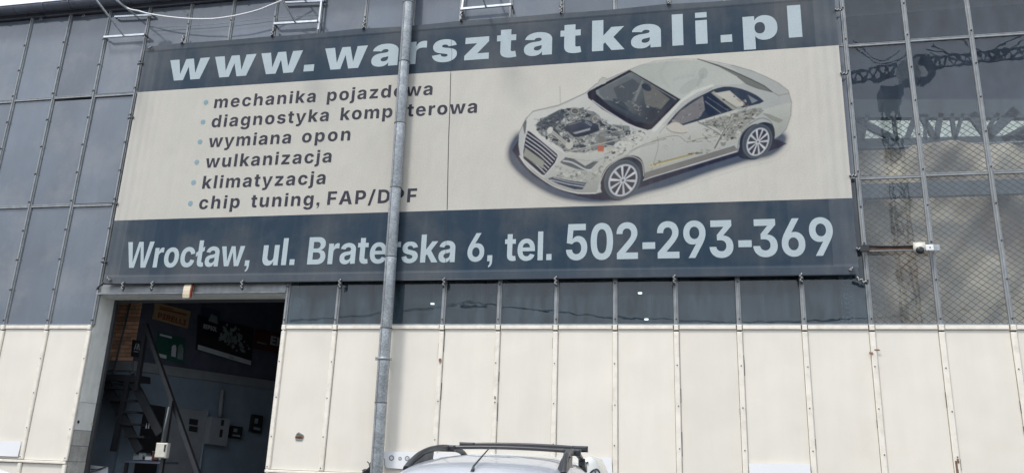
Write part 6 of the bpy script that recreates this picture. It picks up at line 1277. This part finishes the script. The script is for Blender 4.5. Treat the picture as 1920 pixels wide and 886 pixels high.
for s_ in (-1, 1):
    x_ = s_*.545
    pts = [(x_+s_*.02, -.66, 1.565), (x_+s_*.012, -.52, 1.625), (x_, -.34, 1.68), (x_-s_*.01, -.08, 1.718), (x_-s_*.015, .35, 1.742), (x_-s_*.01, .9, 1.725), (x_, 1.25, 1.66), (x_, 1.4, 1.60)]
    o_ = loc_add(suv, 'roof_rail', MB().tube(cr3([Vector(p_) for p_ in pts], 5), [.024]*36, 8), M['black'])
    loc_add(suv, 'rail_foot', MB().prism([(x_-.03, -.70, 1.545), (x_-.03, -.45, 1.585), (x_-.03, -.12, 1.64), (x_-.03, -.10, 1.70), (x_-.03, -.34, 1.675), (x_-.03, -.55, 1.61)], (.06, 0, 0)), M['black'])
    loc_add(suv, 'rail_foot', MB().prism([(x_-.03, 1.38, 1.58), (x_-.03, 1.10, 1.64), (x_-.03, 1.1, 1.70), (x_-.03, 1.4, 1.62)], (.06, 0, 0)), M['black'])
for yb in (.40, 1.16):
    zb_r = 1.742 if yb < 1 else 1.79
    arc = [(x/12*.56, yb, zb_r + .016*(1-(x/12)**2)) for x in range(-12, 13)]
    o_ = loc_add(suv, 'crossbar', MB().tube(arc, .016, 8), M['black'])
    for s_ in (-1, 1): loc_add(suv, 'bar_clamp', MB().bevbox(s_*.53-.075, s_*.53+.065, yb-.04, yb+.04, zb_r-.032, zb_r+.022, .014), M['black'])
loc_add(suv, 'antenna', MB().tube([(.0, -1.02, 1.56), (.0, -.99, 1.60), (.035, -.62, 1.735)], [.016, .007, .004], 8), M['black'])
loc_add(suv, 'wing_mirror', MB().bevbox(.93, 1.12, -1.28, -1.18, 1.0, 1.13, .03), M['silver']); loc_add(suv, 'wing_mirror', MB().bevbox(-1.12, -.93, -1.28, -1.18, 1.0, 1.13, .03), M['silver'])
# pale car behind it: only its rounded roof corner shows right of the silver car
t1 = hY(1103, 854, -4.6); t2 = hY(1128, 886, -4.6)
hz_ = t1.z + .01; rx = t2.x
pS = [(-2.1, .75, .6, .68, .66, .36, .62, 0), (-2.0, .92, .68, .8, .78, .26, .78, 0), (-1.4, 1.05, .68, .95, .86, .22, .84, 0), (-1.0, 1.10, .66, 1.0, .87, .22, .86, 2), (-.35, hz_-.10, .48, 1.06, .87, .22, .86, 1), (.1, hz_-.02, .50, 1.07, .87, .22, .86, 1),
      (.9, hz_, .50, 1.08, .87, .22, .86, 1), (1.5, hz_-.05, .48, 1.1, .86, .24, .85, 2), (1.95, 1.2, .66, 1.05, .82, .3, .8, 0), (2.05, .8, .6, .7, .75, .36, .7, 0)]
pcx = rx - .70
pale = car('parked_car', 'pale grey car mostly hidden behind the silver one, its rounded roof corner showing', M['pearl'], pS, (pcx, -3.9, 0), 0)
def s3(px, py, Y): v = hY(px, py, Y) - Vector((pcx, -3.9, 0)); return v
cap_ = [s3(x, y, -4.75) for x, y in ((1068, 900), (1070, 886), (1077, 873), (1086, 863), (1097, 856), (1106, 853.5), (1114, 857), (1120, 867), (1126, 881), (1130, 900))]
# rounded corner pillar shell standing proud of the roof edge
b_ = bmesh.new(); R_l = []
for yy_, s_ in ((0, .90), (.05, .97), (.14, 1.0), (.5, 1.0), (.9, .94)):
    cen = sum(cap_, Vector())/len(cap_); R_l.append([b_.verts.new((cen.x+(p_.x-cen.x)*s_, p_.y+yy_, cen.z+(p_.z-cen.z)*s_ if p_.z > cen.z-.1 else p_.z)) for p_ in cap_])
for r0, r1 in zip(R_l[:-1], R_l[1:]):
    for j in range(len(cap_)-1): b_.faces.new((r0[j], r0[j+1], r1[j+1], r1[j]))
b_.faces.new(R_l[0]); bmesh.ops.recalc_face_normals(b_, faces=b_.faces)
for f_ in b_.faces: f_.smooth = True
m_ = bpy.data.meshes.new('roof_corner'); b_.to_mesh(m_); b_.free(); m_.materials.append(M['pearl']); o_ = bpy.data.objects.new('roof_corner', m_); COL.objects.link(o_); o_.parent = pale
loc_add(pale, 'window_seal', MB().tube(cr3([s3(x, y, -4.76) for x, y in ((1080, 892), (1081.5, 884), (1087, 875), (1094, 868.5), (1103, 865))]), [.009]*24+[.006], 6), M['black'])
loc_add(pale, 'corner_lamp_frame', MB().tube(cr3([s3(x, y, -4.76) for x, y in ((1105, 890), (1108, 884), (1113, 880), (1119, 878.5), (1123, 882), (1126, 890))]), .008, 6).tube([s3(1115, 879, -4.77), s3(1117, 890, -4.77)], .006, 6), M['black'])
loc_add(pale, 'corner_lamp', MB().prism([s3(x, y, -4.755) for x, y in ((1106, 890), (1109, 884), (1114, 880.5), (1119, 879.5), (1122, 883), (1125, 890))], (0, .02, 0)), M['lens'])
# white car at the lower left: only the rear of its roof reaches into view
WY = -4.6
w1, w2, w3 = hY(0, 869, WY), hY(80, 871, WY), hY(128, 886, WY)
hz_ = w1.z
wS = [(-2.1, .62, .6, .58, .66, .34, .62, 0), (-2.0, .80, .66, .7, .78, .24, .78, 0), (-1.3, .93, .66, .86, .84, .2, .82, 0), (-.95, .97, .66, .9, .85, .2, .84, 2), (-.25, hz_-.10, .52, .96, .85, .2, .84, 1), (.2, hz_-.03, .56, .97, .85, .2, .84, 1),
      (.9, hz_, .57, .98, .85, .2, .84, 1), (1.4, hz_-.03, .56, 1.0, .84, .22, .83, 1), (1.75, hz_-.11, .52, 1.0, .84, .22, .83, 2), (2.1, .98, .66, .9, .8, .26, .78, 0), (2.2, .7, .6, .6, .72, .34, .7, 0)]
white = car('parked_car', 'white car at the lower left corner, only its roof in view', M['white_paint'], wS, (w3.x-1.93, WY+.55, 0), math.radians(90))
loc_add(white, 'roof_seal', MB().tube(cr3([Vector((.535, y, z)) for y, z in ((-.2, hz_-.16), (.4, hz_-.072), (.9, hz_-.055), (1.35, hz_-.08), (1.72, hz_-.17))]), .011, 6), M['black'])

# ------------------------------------------------------------------ behind the viewer, seen mirrored in the glazing: tower crane, pole with wires
def mir(px, py, D): p_ = hY(px, py, D); return Vector((p_.x, -D, p_.z))
DC = 40.
crane = thing('tower_crane', 'dark lattice tower crane mirrored in the wired glass at upper right', 'crane', (mir(1668, 250, DC).x, -DC, 0))
zt_c = mir(1668, 165, DC).z; xc = mir(1668, 200, DC).x; hw = .45
ma = MB()
for sx2 in (-hw, hw):
    for sy2 in (-hw, hw): ma.bar((xc+sx2, -DC+sy2, 0), (xc+sx2, -DC+sy2, zt_c), .10)
z = 1.
while z < zt_c-1:
    for sy2 in (-hw, hw): ma.bar((xc-hw, -DC+sy2, z), (xc+hw, -DC+sy2, z+1.2), .06 if z < zt_c-7 else .13); ma.bar((xc+hw, -DC+sy2, z), (xc-hw, -DC+sy2, z+1.2), .06 if z < zt_c-7 else .13)
    z += 1.2
add('mast', ma, M['black'], crane)
zc_ = mir(1680, 143, DC).z
jb_ = MB(); a, b = mir(1560, 160, DC), mir(1682, 142, DC)
for dz in (0, .9): jb_.bar(a+Vector((0, 0, dz*.6)), b+Vector((0, 0, dz)), .13)
for k in range(14):
    t = k/14; q0 = a+(b-a)*t; q1 = a+(b-a)*(t+1/14); jb_.bar(q0+Vector((0, 0, .0 if k % 2 else .8)), q1+Vector((0, 0, .8 if k % 2 else 0)), .12)
add('counter_jib', jb_, M['black'], crane)
jb_ = MB(); a, b = mir(1740, 126, DC), mir(1990, 100, DC)
for dz in (0, .7): jb_.bar(a+Vector((0, 0, dz)), b+Vector((0, 0, dz)), .13)
for k in range(26):
    t = k/26; q0 = a+(b-a)*t; q1 = a+(b-a)*(t+1/26); jb_.bar(q0+Vector((0, 0, .0 if k % 2 else .7)), q1+Vector((0, 0, .7 if k % 2 else 0)), .10)
add('jib', jb_, M['black'], crane)
p, q = mir(1690, 156, DC), mir(1716, 120, DC); add('cab', MB().bevbox(min(p.x, q.x), max(p.x, q.x), -DC-.8, -DC+.8, p.z, q.z, .1), M['jamb'], crane)
c = mir(1728, 132, DC); ringp = MB(); rr_c = .85
for k in range(18):
    t0, t1 = 2*math.pi*k/18, 2*math.pi*(k+1)/18; ringp.bar(c+Vector((rr_c*.75*math.cos(t0), 0, rr_c*math.sin(t0))), c+Vector((rr_c*.75*math.cos(t1), 0, rr_c*math.sin(t1))), .40, .8, up=(0, 1, 0))
add('slewing_drum', ringp, M['black'], crane)
p, q = mir(1652, 215, DC), mir(1694, 168, DC); add('machinery', MB().bevbox(p.x, q.x-.3, -DC-.9, -DC+.9, p.z+.6, q.z, .15), M['black'], crane)
cb2 = MB()
for (x0c, y0c, x1c, y1c) in ((1600, 78, 1690, 95), (1600, 90, 1700, 100), (1740, 92, 1920, 60), (1745, 100, 1920, 75), (1800, 70, 1920, 95), (1600, 132, 1685, 122), (1750, 85, 1890, 96)):
    a, b = mir(x0c, y0c, DC), mir(x1c, y1c, DC); cb2.tube([a+(b-a)*t+Vector((0, 0, -1.0*math.sin(t*math.pi))) for t in [k/12 for k in range(13)]], .05, 4)
add('guy_lines', cb2, M['black'], crane)
DP = 24.
up_ = thing('utility_pole', 'wooden utility pole mirrored in the dark window below the banner', 'pole', (mir(889, 560, DP).x, -DP, 0))
xp = mir(889, 560, DP).x; add('pole_shaft', MB().tube([(xp, -DP, 0), (xp, -DP, 8.2)], [.16, .11], 10), M['rust'], up_)
zp = mir(889, 577, DP).z; add('cross_arm', MB().box(xp-.7, xp+.7, -DP-.06, -DP+.06, zp+.02, zp+.14), M['rust'], up_)
for s_ in (-.6, .6): add('insulator', MB().tube([(xp+s_, -DP, zp+.14), (xp+s_, -DP, zp+.3)], .05, 8), M['whitep'], up_)
for k, dy in enumerate((-.0, .7)):
    pts = []
    for t in range(-40, 41):
        xx = t/40*34; sp2 = 26.; ph = (xx % sp2)/sp2; pts.append((xp+xx, -DP+dy, zp+.3-.1*k-1.0*4*ph*(1-ph)))
    w_ = thing('overhead_wire', ('front' if k else 'rear')+' overhead wire on the utility pole, mirrored in the dark windows', 'wire', (xp, -DP+dy, zp)); add('cable', MB().tube(pts, .018, 5), M['black'], w_)
